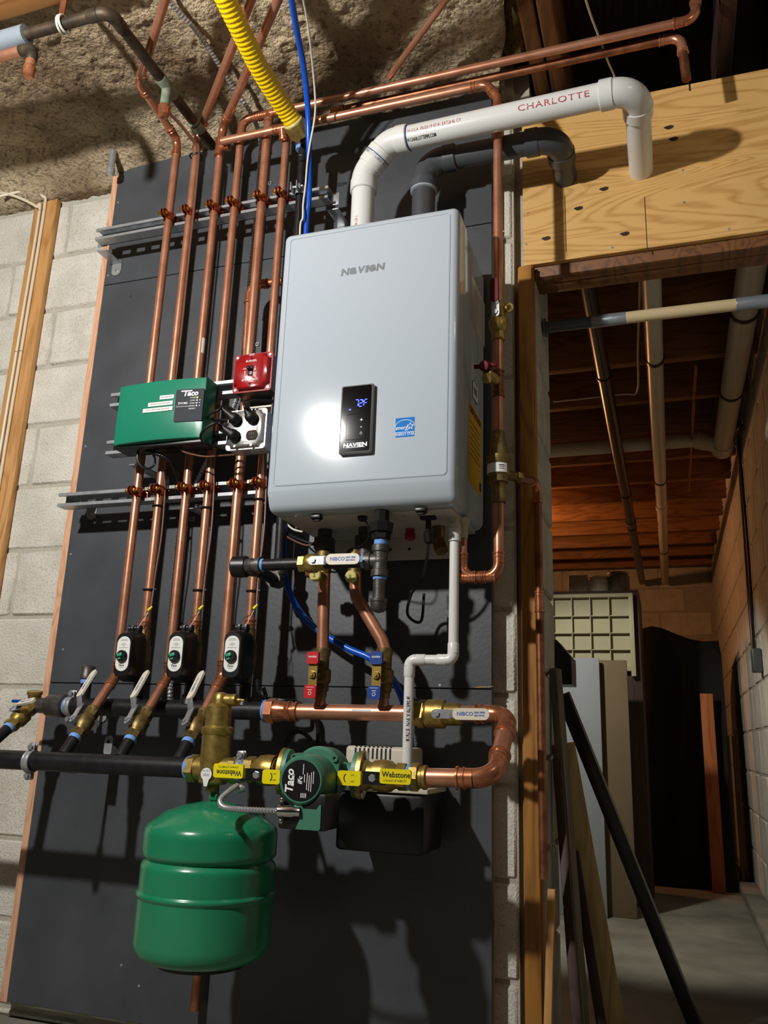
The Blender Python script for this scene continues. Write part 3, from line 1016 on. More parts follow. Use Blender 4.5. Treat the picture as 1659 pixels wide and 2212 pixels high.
strut('strut_channel', at(125, 1082, -0.116).x, -0.005, ZL, -0.082, -0.1165, 'galvanized strut channel holding the copper risers below the green box', ((-0.70, 0.0), (-0.32, -0.05)))
ZM1, ZM2 = 1.568, 1.432
strut('strut_channel', at(245, 867, -0.165).x, -0.035, ZM1, -0.146, -0.178, 'galvanized strut channel behind the green control box and red switch', ((-0.22, -0.05),))
strut('strut_channel', at(236, 968, -0.165).x, -0.035, ZM2, -0.146, -0.178, 'galvanized strut channel behind the green control box and silver outlet box', ((-0.47, -0.055), ))

def clamp(x, z, r, which):
    T = thing('pipe_clamp', 'copper coated strut clamp around riser, ' + which, 'pipe clamp', (x, YP, z), 'copper coated strut clamps on the risers')
    h = 0.022
    for s, nm in ((-1, 'clamp_half'), (1, 'clamp_half')):
        k = 9
        pts = []
        for j in range(k + 1):
            a = -math.pi / 2 + s * (0.16 + (math.pi - 0.32) * j / k)
            pts.append((x + (r + 0.0022) * math.cos(a), YP + (r + 0.0022) * math.sin(a)))
        # ear to the front, flange to the strut at the back
        pts = [(x + s * 0.0035, YP - r - 0.010), (x + s * 0.0035, YP - r - 0.002)] + pts + [(x + s * 0.004, -0.110), (x + s * 0.016, -0.106)]
        t = 0.0011
        vs, fs = [], []
        for (a, b) in pts:
            for zz in (-h / 2, h / 2):
                vs.append(V((a, b, z + zz)))
        n = len(pts)
        o = len(vs)
        for i, (a, b) in enumerate(pts):
            i0, i1 = max(0, i - 1), min(n - 1, i + 1)
            d = V((pts[i1][0] - pts[i0][0], pts[i1][1] - pts[i0][1], 0)).normalized()
            nn = V((d.y, -d.x, 0)) * (s * -2 * t)
            for zz in (-h / 2, h / 2):
                vs.append(V((a, b, z + zz)) - nn)
        for i in range(n - 1):
            a, b, c, d_ = 2 * i, 2 * i + 1, 2 * i + 3, 2 * i + 2
            fs += [(a, b, c, d_), (o + a, o + d_, o + c, o + b), (a, d_, o + d_, o + a), (b, o + b, o + c, c)]
        fs += [(0, o, o + 1, 1), (2 * n - 2, 2 * n - 1, o + 2 * n - 1, o + 2 * n - 2)]
        ear = prism([(0.0135 * math.cos(2 * math.pi * q / 20), 0.0125 * math.sin(2 * math.pi * q / 20)) for q in range(20)], (x + s * 0.0046, YP - r - 0.0125, z), (0, 1, 0), (0, 0, 1), 0.0022)
        part(nm, join((vs, fs), ear), 'clamp_copper', T)
    yb = YP - r - 0.013
    part('clamp_bolt', join(cyl((x - 0.016, yb, z), (x + 0.012, yb, z), 0.0026, 10), hexp((x - 0.017, yb, z), (x - 0.0115, yb, z), 0.006), hexp((x + 0.0055, yb, z), (x + 0.0095, yb, z), 0.006)), 'bolt_brass', T)
mat('clamp_copper', '#b0532f', 0.3, 0.75, var=0.15, scale=80)
mat('bolt_brass', '#d8b862', 0.3, 1.0)
PX = [-0.462, -0.393, -0.313, -0.249, -0.164, -0.102]
PR = [R1, R1, R1, R1, 0.0128, R1]
ordn = ['first', 'second', 'third', 'fourth', 'fifth', 'sixth']
for i in range(6):
    clamp(PX[i], ZU, PR[i], 'upper strut, %s riser from the block wall' % ordn[i])
    clamp(PX[i], ZL, PR[i], 'lower strut, %s riser from the block wall' % ordn[i])

ZT = 2.42
d45 = V((0.70, -0.715, 0)).normalized()
def riser(i, label, pts, R=None, fm='copper_bright'):
    T = thing('copper_riser', label, 'copper pipe', pts[0] if pts[0][2] < pts[-1][2] else pts[-1], 'copper risers on the backer board')
    run(T, pts, PR[i], 'copper', fm, R)
    return T
# bends toward the manifolds: supplies 1,3,5 kick forward at 45 degrees, returns 2,4,6 drop into the zone valves
ZB = 0.842
rs = []
p1a = onz(300, 180, ZT + 0.012)
p1b = onz(362, -25, ZT + 0.05)
p1b = p1b + (p1b - p1a) * 0.9
p1b.z = ZT + 0.05
VT = [(-0.462, 0), (-0.313, 0), (-0.164, 0)]
HL = V((0, -0.30, 0.641))          # lower header axis height
def kick(i):
    x = PX[i]
    dirk = (V((x, -0.30, 0.641)) - V((x, YP, ZB))).normalized()
    return V((x, YP, ZB)), dirk
k, dk = kick(0)
VL = 0.118         # copper stub length of the kick
T1 = riser(0, 'copper riser nearest the block wall, jogging forward under the concrete', [k + dk * VL, k, (PX[0], YP, ZT - 0.012), (p1a.x, p1a.y, p1a.z), p1b])
T2 = riser(1, 'second copper riser from the block wall, dropping into the first zone valve', [(PX[1], YP, 0.955), (PX[1], YP, ZT), (PX[1] + d45.x * 1.1, YP + d45.y * 1.1, ZT)])
k, dk = kick(2)
T3 = riser(2, 'third copper riser from the block wall, with a tee under the concrete', [k + dk * VL, k, (PX[2], YP, ZT), (PX[2] + d45.x * 1.1, YP + d45.y * 1.1, ZT)])
zA = 2.432
T4 = riser(3, 'fourth copper riser from the block wall, turning into the long upper copper run', [(PX[3], YP, 0.955), (PX[3], YP, zA), (0.985, YP, zA), (1.0, YP, 2.795)])
k, dk = kick(4)
T5 = riser(4, 'thicker fifth copper riser from the block wall, beside the red switch box', [k + dk * VL, k, (PX[4], YP, zA - 0.02)])
T6 = riser(5, 'sixth copper riser from the block wall, passing behind the boiler edge', [(PX[5], YP, 0.955), (PX[5], YP, 2.35)])
tee(T4, (PX[4], YP, zA), (1, 0, 0), (0, 0, -1), R1, 'copper_bright')
# lower of the two long runs: from the third riser to the boiler feed
yB, zB2 = -0.158, 2.346
xr = 0.503
feed = thing('copper_feed', 'copper feed pipe running along the wall top then down beside the boiler', 'copper pipe', (xr, yB, 1.05))
e1_ = at(1035, 186, yB)
run(feed, [(PX[2] + 0.02, yB, zB2), (xr - 0.03, yB, zB2), (xr, yB, zB2 - 0.05), (xr, yB, 1.06), (at(998, 1250, yB).x, yB, 1.06), (at(998, 1250, yB).x, yB, 1.165)], R1, 'copper', 'copper_bright')
tee(T3, (PX[2], YP - 0.006, zB2), (0, 0, 1), (1, 0, 0), R1, 'copper_bright')
tee(feed, (PX[5], yB, zB2), (1, 0, 0), (0, 0.4, -1), R1, 'copper_bright')
for px, py in ((1010, 1258), (1057, 1258)):
    p = at(px, py, yB)
    coupling(feed, (p.x, yB, 1.06), (1, 0, 0), R1, 'copper_bright', L=0.03)
# small run behind, ending with a drop at the plywood
yC = -0.085
zC = 2.432
back = thing('copper_branch', 'darker copper run behind the long runs, dropping at the plywood top', 'copper pipe', (0.95, yC, 2.40))
run(back, [(0.02, yC, zC), (at(1470, 76, yC).x, yC, zC), (at(1484, 180, yC).x, yC, 2.30)], R1, 'copper_dull', 'copper')
coupling(back, (0.03, yC, zC), (1, 0, 0), R1, 'copper')
r0 = V((0.20, YP - 0.01, 2.455))
diag = thing('copper_branch', 'thin copper pipe slanting across the concrete from the long upper run', 'copper pipe', r0)
run(diag, [r0, r0 + V((0.73, -0.68, 0)) * 0.95], 0.0085, 'copper', 'copper_bright')
# offset stub behind riser five (crosses to the boiler)
o1 = at(536, 640, -0.084)
cr = thing('copper_crossover', 'copper crossover pipe elbowing behind risers into the boiler side', 'copper pipe', (o1.x, -0.084, 1.65))
zx = at(580, 612, -0.084).z
run(cr, [(at(537, 700, -0.084).x, -0.084, 1.60), (at(537, 650, -0.084).x, -0.084, zx), (0.02, -0.084, zx)], R1, 'copper_dull', 'copper_bright')

# torn stickers left on two risers
for i_, zq in ((0, at(325, 755, YP).z), (2, at(441, 748, YP).z)):
    T_ = (T1, T2, T3)[i_]
    a0, a1 = (-2.6, -3.3) if i_ == 0 else (-0.9, -0.1)
    vs, fs = [], []
    for k_ in range(5):
        a = a0 + (a1 - a0) * k_ / 4
        for z_ in (zq - 0.022, zq + 0.022):
            vs.append(V((PX[i_] + (PR[i_] + 0.0006) * math.cos(a), YP + (PR[i_] + 0.0006) * math.sin(a), z_)))
    for k_ in range(4):
        fs.append((2 * k_, 2 * k_ + 2, 2 * k_ + 3, 2 * k_ + 1))
    part('price_sticker', (vs, fs), 'label_white', T_)
# ================================================================ manifolds
def lever(T, hub, ldir, out, L, grip, r=0.0, txt=None, drop=0.016, w=0.021, ink='ink_blue', bracket='steel', flip=False):
    """flat steel lever from the stem at hub along ldir with a dipped grip; out = away from the body"""
    ldir, out = V(ldir).normalized(), V(out).normalized()
    wd = out.cross(ldir).normalized()
    nut = part('stem_nut', join(hexp(hub - out * 0.004, hub + out * 0.006, 0.0065), cyl(hub - out * 0.02, hub, 0.006, 12)), 'steel', T)
    a0 = hub + out * 0.001
    k = L * 0.27
    a1 = a0 + ldir * k
    a2 = a0 + ldir * (k + drop) + out * drop
    hd = part('handle', join(
        prism(rrect(0.02 + k, 0.019, 0.009, cx=k / 2 - 0.002), a0, ldir, wd, 0.0024),
        beam(a1 - ldir * 0.004, a2 + ldir * 0.003 + out * 0.001, 0.017, 0.0024, wd, 0.0005)), bracket, T)
    gl = L - k - drop
    gc = a2 + ldir * (gl / 2)
    gm = join(prism(rrect(gl + 0.004, w, w * 0.46), gc, ldir, wd, 0.0052))
    gr = part('grip', gm, grip, hd)
    if txt:
        tx, ty = (ldir, wd) if not flip else (-ldir, -wd)
        # text must read from outside
        if tx.cross(ty).dot(out) < 0:
            ty = -ty
        for s_, sz, offx, offy in txt:
            g_ = textgeo(s_, sz, bold=0.0002)
            part('lettering', xf(g_, frame(gc + out * 0.0029 + tx * offx + ty * offy, tx, ty)), ink, gr)
    return hd
def valve_body(T, p, d, r, L, material='brass', name='valve_body'):
    """two hex ends around a ball chamber, centred on p along d"""
    d = V(d).normalized()
    p = V(p)
    part(name, join(
        hexp(p - d * L / 2, p - d * (L / 2 - 0.016), r * 1.45),
        lathe([(-L / 2 + 0.014, r * 1.25), (-L * 0.25, r * 1.32), (-L * 0.16, r * 1.62), (L * 0.14, r * 1.62), (L * 0.22, r * 1.35), (L / 2 - 0.014, r * 1.2)], p, d, 20),
        hexp(p + d * (L / 2 - 0.016), p + d * L / 2, r * 1.4)), material, T)
NB = [('NIBCO', 0.011, -0.012, 0.0), ('LEAD FREE', 0.0048, 0.018, 0.003), ('600 WOG', 0.0048, 0.018, -0.003)]
NBs = [('NIBCO', 0.0085, -0.008, 0.0), ('WOG', 0.005, 0.014, 0.0)]
ZH = 0.766
YH = -0.13
RI = 0.0211
xl = at(144, 1527, YH).x
xr_ = at(572, 1535, YH).x
up = thing('iron_manifold', 'black iron return manifold pipe behind the zone valves', 'manifold', (-0.35, YH, 0.74))
part('pipe', cyl((xl - 0.02, YH, ZH), (xr_ + 0.008, YH, ZH), RI, 22), 'iron', up)
part('coupling', lathe([(0, RI * 1.05), (0.004, RI * 1.34), (0.05, RI * 1.34), (0.056, RI * 1.2), (0.058, RI * 0.95), (0.085, RI * 0.9), (0.087, RI * 0.75)], (xl, YH, ZH), (-1, 0, 0), 22), 'iron_fitting', up)
part('thread_tape', lathe([(0, RI * 1.03), (0.004, RI * 1.12), (0.012, RI * 1.08), (0.018, RI * 1.02)], (xl, YH, ZH), (1, 0, 0), 18), 'tape_blue', up)
part('thread_tape', tape((xr_, YH, ZH), (1, 0, 0), RI * 1.15, 0.007), 'tape_blue', up)
# capped nipple standing on the manifold
xc = at(186, 1480, YH).x
zc0, zc1 = at(186, 1466, YH).z, at(188, 1432, YH).z
part('nipple', cyl((xc, YH, ZH), (xc, YH, zc0 + 0.005), 0.0134, 16), 'iron', up)
part('thread_tape', tape((xc, YH, zc0 - 0.012), (0, 0, 1), 0.0138, 0.012), 'tape_blue', up)
part('cap', lathe([(0, 0.0185), (0.012, 0.0185), (0.014, 0.017), (0.03, 0.017), (0.034, 0.013)], (xc, YH, zc0), (0, 0, 1), 18), 'iron_fitting', up)
for i in (1, 3, 5):
    part('nipple', cyl((PX[i], YH, ZH), (PX[i], YH, 0.845), 0.0134, 16), 'iron', up)
    part('weld_collar', lathe([(0, 0.02), (0.01, 0.017), (0.02, 0.0138)], (PX[i], YH, ZH + 0.012), (0, 0, 1), 18), 'iron', up)

def split_ring(name, p, R, label, out=0.012):
    """split ring pipe hanger with two bolted lugs and a rod plate to the board"""
    p = V(p)
    T = thing(name, label, 'pipe hanger', p - V((0, 0, R)), 'split ring hangers on the black manifolds')
    part('ring', join(tubeshell(p - V((0.009, 0, 0)), p + V((0.009, 0, 0)), R + 0.003, R), torus(p - V((0.005, 0, 0)), (1, 0, 0), R + 0.003, 0.0016, 28, 6), torus(p + V((0.005, 0, 0)), (1, 0, 0), R + 0.003, 0.0016, 28, 6)), 'galvanized', T)
    for s in (1, -1):
        c = p + V((0, 0, s * (R + 0.010)))
        part('lug', join(box(c + V((-0.008, -0.006, -0.009)), c + V((0.008, -0.0025, 0.009)), 0.003), box(c + V((-0.008, 0.0025, -0.009)), c + V((0.008, 0.006, 0.009)), 0.003)), 'galvanized', T)
        part('bolt', lathe([(-0.012, 0.0035), (-0.012, 0.006), (-0.008, 0.006), (-0.008, 0.003), (0.010, 0.003)], c, (0, 1, 0), 12), 'steel', T)
    part('rod', cyl(p + V((0, R, 0)), (p.x, -0.003, p.z), 0.0048, 12), 'galvanized', T)
    part('rod_plate', prism(rrect(0.03, 0.07, 0.015), (p.x, -0.0025, p.z), (1, 0, 0), (0, 0, 1), 0.003), 'galvanized', T)
    return T
xk = at(151, 1528, YH).x
split_ring('pipe_hanger', (xk + 0.004, YH, ZH), RI, 'galvanized split ring hanger on black manifold beside the grey coupling')

YL, ZLo, RL = -0.30, 0.641, 0.0211
xs = at(463, 1660, YL).x
low = thing('iron_manifold', 'black iron supply manifold pipe leading to the brass air separator', 'manifold', (-0.5, YL, 0.62))
xe = at(404, 1657, YL).x
part('pipe', cyl((-1.05, YL, ZLo - 0.004), (xe + 0.02, YL, ZLo), RL, 24), 'iron', low)
part('thread_tape', lathe([(0, RL * 1.0), (0.002, RL * 1.12), (0.010, RL * 1.22), (0.0125, RL * 1.1)], (xe, YL, ZLo), (1, 0, 0), 20), 'tape_blue', low)
split_ring('pipe_hanger', (at(68, 1641, YL).x, YL, ZLo - 0.003), RL, 'galvanized split ring hanger on black manifold nearest the block wall')
split_ring('pipe_hanger', (at(520, 1662, YL).x, YL, ZLo), 0.0205, 'galvanized split ring hanger between air separator and yellow handled valve')
# loose strap plate between the manifolds
sp_ = thing('strap_plate', 'galvanized slotted strap plate standing between two supply valves', 'strap', at(234, 1622, -0.05))
a_ = at(234, 1611, -0.045)
part('plate', prism(rrect(0.024, 0.05, 0.012), a_, (1, 0, 0), (0, 0, 1), 0.0025), 'galvanized', sp_)
part('plate_hole', lathe([(0, 0.0045), (0.0006, 0.0045)], a_ + V((0, -0.0013, 0.010)), (0, -1, 0), 12), 'ink_black', sp_)
part('arm', beam(a_ + V((0, 0.0, -0.023)), a_ + V((0.0, -0.11, -0.023)), 0.022, 0.0025, (1, 0, 0), 0.0006), 'galvanized', sp_)

# ---- supply ball valves between risers and the lower manifold
for n_, i in enumerate((0, 2, 4)):
    k, dk = kick(i)
    e = V((PX[i], YL, ZLo))
    dk = (e - k).normalized()
    j = k + dk * (VL - 0.012)
    T = thing('ball_valve', 'brass ball valve with white lever under the %s zone valve' % ('first', 'second', 'third')[n_], 'valve', e, 'supply ball valves')
    vb = k + dk * (VL + 0.036)
    part('copper_socket', lathe([(0, 0.0125), (0.004, 0.0165), (0.02, 0.0165), (0.03, 0.014)], j, dk, 18), 'brass_dull', T)
    valve_body(T, vb, dk, 0.0128, 0.075, 'brass_dull')
    tp = vb + dk * 0.0375
    part('thread_tape', tape(tp, dk, 0.0138, 0.010), 'tape_blue', T)
    part('nipple', cyl(tp, e - dk * (RL * 0.8), 0.0134, 18), 'iron', T)
    out = V((-0.38, -0.75, 0.55))
    out = (out - dk * out.dot(dk)).normalized()
    lever(T, vb + out * 0.03 + dk * 0.008, (-dk + V((-0.06, 0, 0))), out, 0.135, 'white_grip', txt=NBs, drop=0.016, w=0.021)
# bypass valve at the end of the return manifold
bp = thing('ball_valve', 'brass ball valve with sideways white lever at manifold end by the block wall', 'valve', at(20, 1600, -0.22))
tee0 = at(82, 1521, YH)
tee0.z = ZH + 0.002
c0 = V((xl - 0.085, YH, ZH))
dd_ = (at(8, 1605, -0.21) - V((tee0.x, YH, ZH))).normalized()
dd_ = V((0, YL - YH, (ZLo - 0.003) - ZH)).normalized()
t0 = V((c0.x - 0.016, YH, ZH))
part('brass_tee', join(lathe([(0, 0.017), (0.02, 0.0185), (0.034, 0.0185), (0.036, 0.015)], c0 + V((0.006, 0, 0)), (-1, 0, 0), 18), lathe([(0, 0.0165), (0.026, 0.0165), (0.028, 0.019), (0.036, 0.019)], t0, (0.1, -0.2, 1), 18)), 'brass', bp)
vb = t0 + dd_ * 0.052
valve_body(bp, vb, dd_, 0.0135, 0.08, 'brass')
part('thread_tape', tape(vb + dd_ * 0.04, dd_, 0.014, 0.010), 'tape_blue', bp)
part('nipple', cyl(vb + dd_ * 0.04, V((t0.x, YL, ZLo - 0.003)) - dd_ * 0.018, 0.0134, 18), 'iron', bp)
out = V((-0.45, -0.7, 0.55))
out = (out - dd_ * out.dot(dd_)).normalized()
lever(bp, vb + out * 0.028, V((0.95, -0.25, 0.12)), out, 0.095, 'white_grip', txt=NBs, drop=0.012, w=0.018)
hb = t0 + V((-0.03, -0.012, 0.008))
part('drain_handle', join(box(hb + V((-0.028, -0.006, -0.003)), hb + V((0.012, 0.006, 0.005)), 0.003), cyl(hb + V((0.005, 0, 0)), t0, 0.008, 12)), 'blue_grip', bp)

# ---- zone valves on risers two, four and six
for n_, i in enumerate((1, 3, 5)):
    x = PX[i]
    T = thing('zone_valve', 'black zone valve with a green knob on the %s riser from the block wall' % ('second', 'fourth', 'sixth')[n_], 'zone valve', (x, YP, 0.84), 'black zone valves with green knobs')
    part('valve_body', join(lathe([(0, 0.0145), (0.02, 0.0145), (0.022, 0.0165), (0.03, 0.0165), (0.034, 0.02), (0.085, 0.02), (0.09, 0.0165), (0.1, 0.0165), (0.104, 0.0145), (0.125, 0.0145)], (x, YP, 0.830), (0, 0, 1), 18), cyl((x, YP, 0.885), (x, YP - 0.03, 0.885), 0.016)), 'brass_dull', T)
    part('press_end', sock(V((x, YP, 0.952)), (0, 0, 1), R1, 0.026), 'copper_bright', T)
    zc_ = 0.886
    part('mounting_plate', prism(rrect(0.05, 0.105, 0.02), (x, YP - 0.026, zc_), (1, 0, 0), (0, 0, 1), 0.012), 'plate_green', T)
    yb_, yf_ = YP - 0.031, YP - 0.078
    gs = []
    cs = [(yb_, 0.052, 0.122), (yb_ - 0.02, 0.052, 0.122), (yf_ + 0.012, 0.049, 0.114), (yf_ + 0.004, 0.047, 0.108), (yf_, 0.042, 0.100)]
    vs, fs = [], []
    for yy, w, h in cs:
        for a, b in rrect(w, h, w * 0.36, 6):
            vs.append(V((x + a, yy, zc_ + b)))
    n = len(vs) // len(cs)
    for q in range(len(cs) - 1):
        for r_ in range(n):
            fs.append((q * n + r_, q * n + (r_ + 1) % n, (q + 1) * n + (r_ + 1) % n, (q + 1) * n + r_))
    fs += [tuple(range(n)), tuple((len(cs) - 1) * n + r_ for r_ in range(n))]
    hd = part('actuator_head', (vs, fs), 'black_plastic', T)
    lb = part('face_label', prism(rrect(0.036, 0.082, 0.0175, 8), (x, yf_ - 0.0003, zc_ + 0.003), (1, 0, 0), (0, 0, 1), 0.0012), 'label_white', hd)
    ly = yf_ - 0.0012
    for z_, w_ in ((0.037, 0.016), (0.034, 0.02), (0.027, 0.009), (0.0245, 0.016), (0.017, 0.024)):
        part('print_line', box((x - w_ / 2, ly, zc_ + z_ - 0.0004), (x + w_ / 2, ly + 0.0004, zc_ + z_ + 0.0004)), 'ink_grey', lb)
    text('5.5', 0.0045, 'ink_grey', lb, (x, ly, zc_ + 0.021))
    text('Taco', 0.008, 'ink_black', lb, (x - 0.001, ly, zc_ - 0.0245), shear=0.2, bold=0.0002)
    part('print_line', box((x - 0.006, ly, zc_ - 0.0305), (x + 0.006, ly + 0.0004, zc_ - 0.0298)), 'ink_grey', lb)
    kb = part('knob', lathe([(0, 0.014), (0.006, 0.014), (0.008, 0.0125)], (x, ly, zc_ - 0.003), (0, -1, 0), 20), 'black_plastic', hd)
    part('knob_pointer', join(obox((x - 0.002, ly - 0.009, zc_ - 0.0005), (1, 0, 0.25), (0, 0, 1), 0.014, 0.008, 0.006, 0.002), obox((x - 0.003, ly - 0.008, zc_ - 0.0095), (1, 0, 0.2), (0, 0, 1), 0.009, 0.004, 0.004, 0.001)), 'knob_green', kb)
    part('lever_slot', box((x - 0.008, yf_ + 0.005, zc_ - 0.054), (x + 0.008, yf_ + 0.012, zc_ - 0.046), 0.002), 'label_black', hd)
    for s_ in (-1, 1):
        tb = V((x + 0.004 + s_ * 0.0085, YP - 0.045, zc_ + 0.066))
        tm = part('terminal_block', box(tb + V((-0.0075, -0.008, -0.008)), tb + V((0.0075, 0.008, 0.008)), 0.0015), 'black_plastic', hd)
        for u in (-1, 1):
            part('terminal_screw', ball(tb + V((u * 0.0035, -0.008, 0.002)), 0.0022, 8, 6), 'steel', tm)
    a0 = V((x - 0.004, YP - 0.045, zc_ + 0.074))
    nt_ = V((x + 0.016, YP - 0.018, zc_ + 0.115))
    part('wire', cable([a0, a0 + V((0.006, 0.004, 0.016)), nt_ + V((0, 0, -0.012)), nt_], 0.0009, 6, 6), 'ink_green', T)
    part('wire', cable([a0 + V((0.012, 0, 0)), a0 + V((0.013, 0.008, 0.016)), nt_ + V((0, 0, -0.008)), nt_], 0.0009, 6, 6), 'red_grip', T)
    part('wire', cable([a0 + V((0.018, 0, 0)), a0 + V((0.021, 0.008, 0.014)), nt_ + V((0, 0, -0.006)), nt_], 0.0009, 6, 6), 'wire_white', T)
    part('wire_nut', lathe([(0, 0.0038), (0.008, 0.0036), (0.014, 0.002)], nt_, (0.55, 0.1, 0.6), 10), 'yellow_grip', T)
    # thermostat cable climbing the riser, held by ties
    cb = thing('thermostat_cable', 'thin brown thermostat cable strapped to the %s riser from the block wall' % ('second', 'fourth', 'sixth')[n_], 'cable', nt_, 'thermostat cables on the risers')
    top = (1.37, 1.40, 1.42)[n_]
    xo = PR[i] + 0.004
    part('sheath', cable([nt_ + V((0.006, 0.002, 0.008)), (x + xo, YP - 0.004, nt_.z + 0.05), (x + xo, YP - 0.002, nt_.z + 0.1), (x + xo + 0.004, YP, 1.2), (x + xo, YP, ZL), (x + xo - 0.004, YP - 0.01, top)], 0.0024, 8, 8), 'wire_brown', cb)
    zt_ = nt_.z + (0.055, 0.05, 0.045)[n_]
    tie = part('cable_tie', join(torus((x, YP, zt_), (0, 0, 1), PR[i] + 0.003, 0.0022, 22, 6), box((x + xo, YP - 0.005, zt_ - 0.003), (x + xo + 0.007, YP + 0.001, zt_ + 0.003), 0.001)), 'black_plastic', cb)
    if n_ != 1:
        part('cable_tie', torus((x, YP, 1.275), (0, 0, 1), PR[i] + 0.003, 0.0022, 22, 6), 'black_plastic', cb)
    else:
        part('cable_tie', torus((x, YP, 1.262), (0, 0, 1), PR[i] + 0.003, 0.0022, 22, 6), 'black_plastic', cb)

# ---- copper header to the right
RC = 0.0176
cu = thing('copper_header', 'large copper header with two tee stubs, looping down to the circulator', 'copper pipe', (0.3, YH, 0.66))
C1 = V((0.519, YH, ZH + 0.007))
C2 = V((0.521, YL, ZLo + 0.008))
xh = xr_ + 0.006
part('hex_adapter', hexp((xh, YH, ZH + 0.001), (xh + 0.022, YH, ZH + 0.001), 0.029), 'copper_bright', cu)
part('reducer', lathe([(0, 0.0245), (0.012, 0.0245), (0.03, 0.021), (0.034, 0.0235), (0.04, 0.0235), (0.043, 0.0195), (0.05, 0.0195), (0.052, 0.0225), (0.058, 0.0225), (0.06, 0.018)], (xh + 0.02, YH, ZH + 0.001), (1, 0, 0), 20), 'copper_bright', cu)
xv = at(925, 1541, YH).x
part('pipe', cyl((xh + 0.07, YH, ZH + 0.001), (xv - 0.03, YH, ZH + 0.003), RC, 22), 'copper', cu)
run(cu, [(xv + 0.03, YH, ZH + 0.004), C1, C2, (at(905, 1670, YL).x, YL, ZLo + 0.004)], RC, 'copper', 'copper_bright', R=0.04, L=0.034)
part('print_mark', box((at(760, 1530, YH - RC).x, YH - RC - 0.0006, ZH + 0.004), (at(800, 1530, YH - RC).x, YH - RC + 0.001, ZH + 0.0085)), 'ink_white', cu)
xp1, xp2 = at(692, 1500, YH).x, at(828, 1500, YH).x
for xx in (xp1, xp2):
    part('tee_stub', lathe([(0, 0.0155), (0.008, 0.0135), (0.012, 0.0122), (0.03, 0.0122)], (xx, YH, ZH + 0.014), (0, 0, 1), 18), 'copper', cu)
nv = thing('ball_valve', 'brass ball valve with long white lever on the copper header', 'valve', (xv, YH, ZH - 0.03))
part('valve_body', join(lathe([(-0.05, 0.019), (-0.045, 0.0235), (-0.03, 0.0235), (-0.028, 0.0265), (-0.005, 0.0265), (0.0, 0.0305), (0.036, 0.0305), (0.04, 0.024), (0.07, 0.0235), (0.075, 0.019)], (xv, YH, ZH + 0.003), (1, 0, 0), 22), hexp((xv - 0.022, YH, ZH + 0.003), (xv - 0.006, YH, ZH + 0.003), 0.031)), 'brass', nv)
lever(nv, at(944, 1542, YH - 0.05), V((1, 0, 0.012)), V((0, -1, 0)), at(1055, 1541, YH - 0.06).x - at(944, 1542, YH - 0.05).x, 'white_grip', txt=NB, drop=0.008, w=0.0235)
# ================================================================ air separator, circulator, expansion tank
sep = thing('air_separator', 'tall brass air separator standing on the manifold above the green tank', 'air separator', (xs, YL, 0.60))
def zat(px, py, Y=YL):
    return at(px, py, Y).z
zt_ = zat(475, 1500)
z_c = lambda py: zat(468, py)
part('body', lathe([(z_c(1694), 0.026), (z_c(1690), 0.0305), (z_c(1640), 0.0315), (z_c(1588), 0.0305), (z_c(1584), 0.034), (z_c(1578), 0.0345), (z_c(1572), 0.034), (z_c(1568), 0.0275), (z_c(1536), 0.0265), (z_c(1526), 0.0265), (z_c(1523), 0.0235), (z_c(1520), 0.02)], (xs, YL, 0), (0, 0, 1), 28), 'brass', sep)
zn = z_c(1524)
part('vent_neck', join(lathe([(0, 0.0185), (0.012, 0.018), (0.02, 0.0165), (0.026, 0.012), (0.028, 0.004)], (xs + 0.002, YL, zn), (0, 0, 1), 20), cyl((xs + 0.002, YL, zn + 0.012), (xs + 0.03, YL, zn + 0.012), 0.0125, 16)), 'brass', sep)
part('vent_port', lathe([(0, 0.0125), (0.002, 0.0128), (0.012, 0.0128), (0.0125, 0.009), (0.013, 0.0045), (0.021, 0.0045), (0.022, 0.0028), (0.03, 0.0028)], (xs + 0.028, YL, zn + 0.012), (1, 0, 0), 18), 'brass', sep)
part('inlet_hex', join(hexp((xe + 0.006, YL, ZLo), (xe + 0.026, YL, ZLo), 0.0285), lathe([(0, 0.024), (0.02, 0.0245), (0.035, 0.026)], (xe + 0.024, YL, ZLo), (1, 0, 0), 20)), 'brass', sep)
part('outlet_hex', join(lathe([(0, 0.026), (0.028, 0.0245), (0.03, 0.0245)], (xs + 0.012, YL, ZLo), (1, 0, 0), 20), hexp((xs + 0.04, YL, ZLo), (xs + 0.056, YL, ZLo), 0.0275)), 'brass', sep)
part('drain_boss', hexp((xs, YL, z_c(1694) - 0.016), (xs, YL, z_c(1694) + 0.003), 0.014), 'brass_dull', sep)
ly = YL - 0.0316
tg = []
for k in range(19):
    a = math.radians(-55 + 290 * k / 18)
    tg.append((0.0125 * math.cos(a), 0.0125 * math.sin(a)))
tg += [(-0.0045, -0.02), (-0.0035, -0.024), (0.0035, -0.024), (0.0045, -0.02)]
pc = at(446.5, 1672, YL - 0.031)
dirn = V((pc.x - xs, pc.y - YL, 0)).normalized()
lo_ = V((xs, YL, pc.z)) + dirn * 0.0325
tx_ = V((-dirn.y, dirn.x, 0))
lab_ = part('tag', prism([(a * 1.08, b * 1.08) for a, b in tg], lo_ - dirn * 0.0004, tx_, (0, 0, 1), 0.0012), 'label_grey', sep)
part('tag_face', prism(tg, lo_, tx_, (0, 0, 1), 0.0014), 'label_white', lab_)
text('AIR VENT', 0.0045, 'ink_grey', lab_, lo_ + dirn * 0.0009 + V((0, 0, 0.006)), tx_, (0, 0, 1))
for q in (0.0, -0.003):
    part('print_line', obox(lo_ + dirn * 0.0008 + V((0, 0, q)), tx_, (0, 0, 1), 0.014, 0.0008, 0.0006), 'ink_grey', lab_)

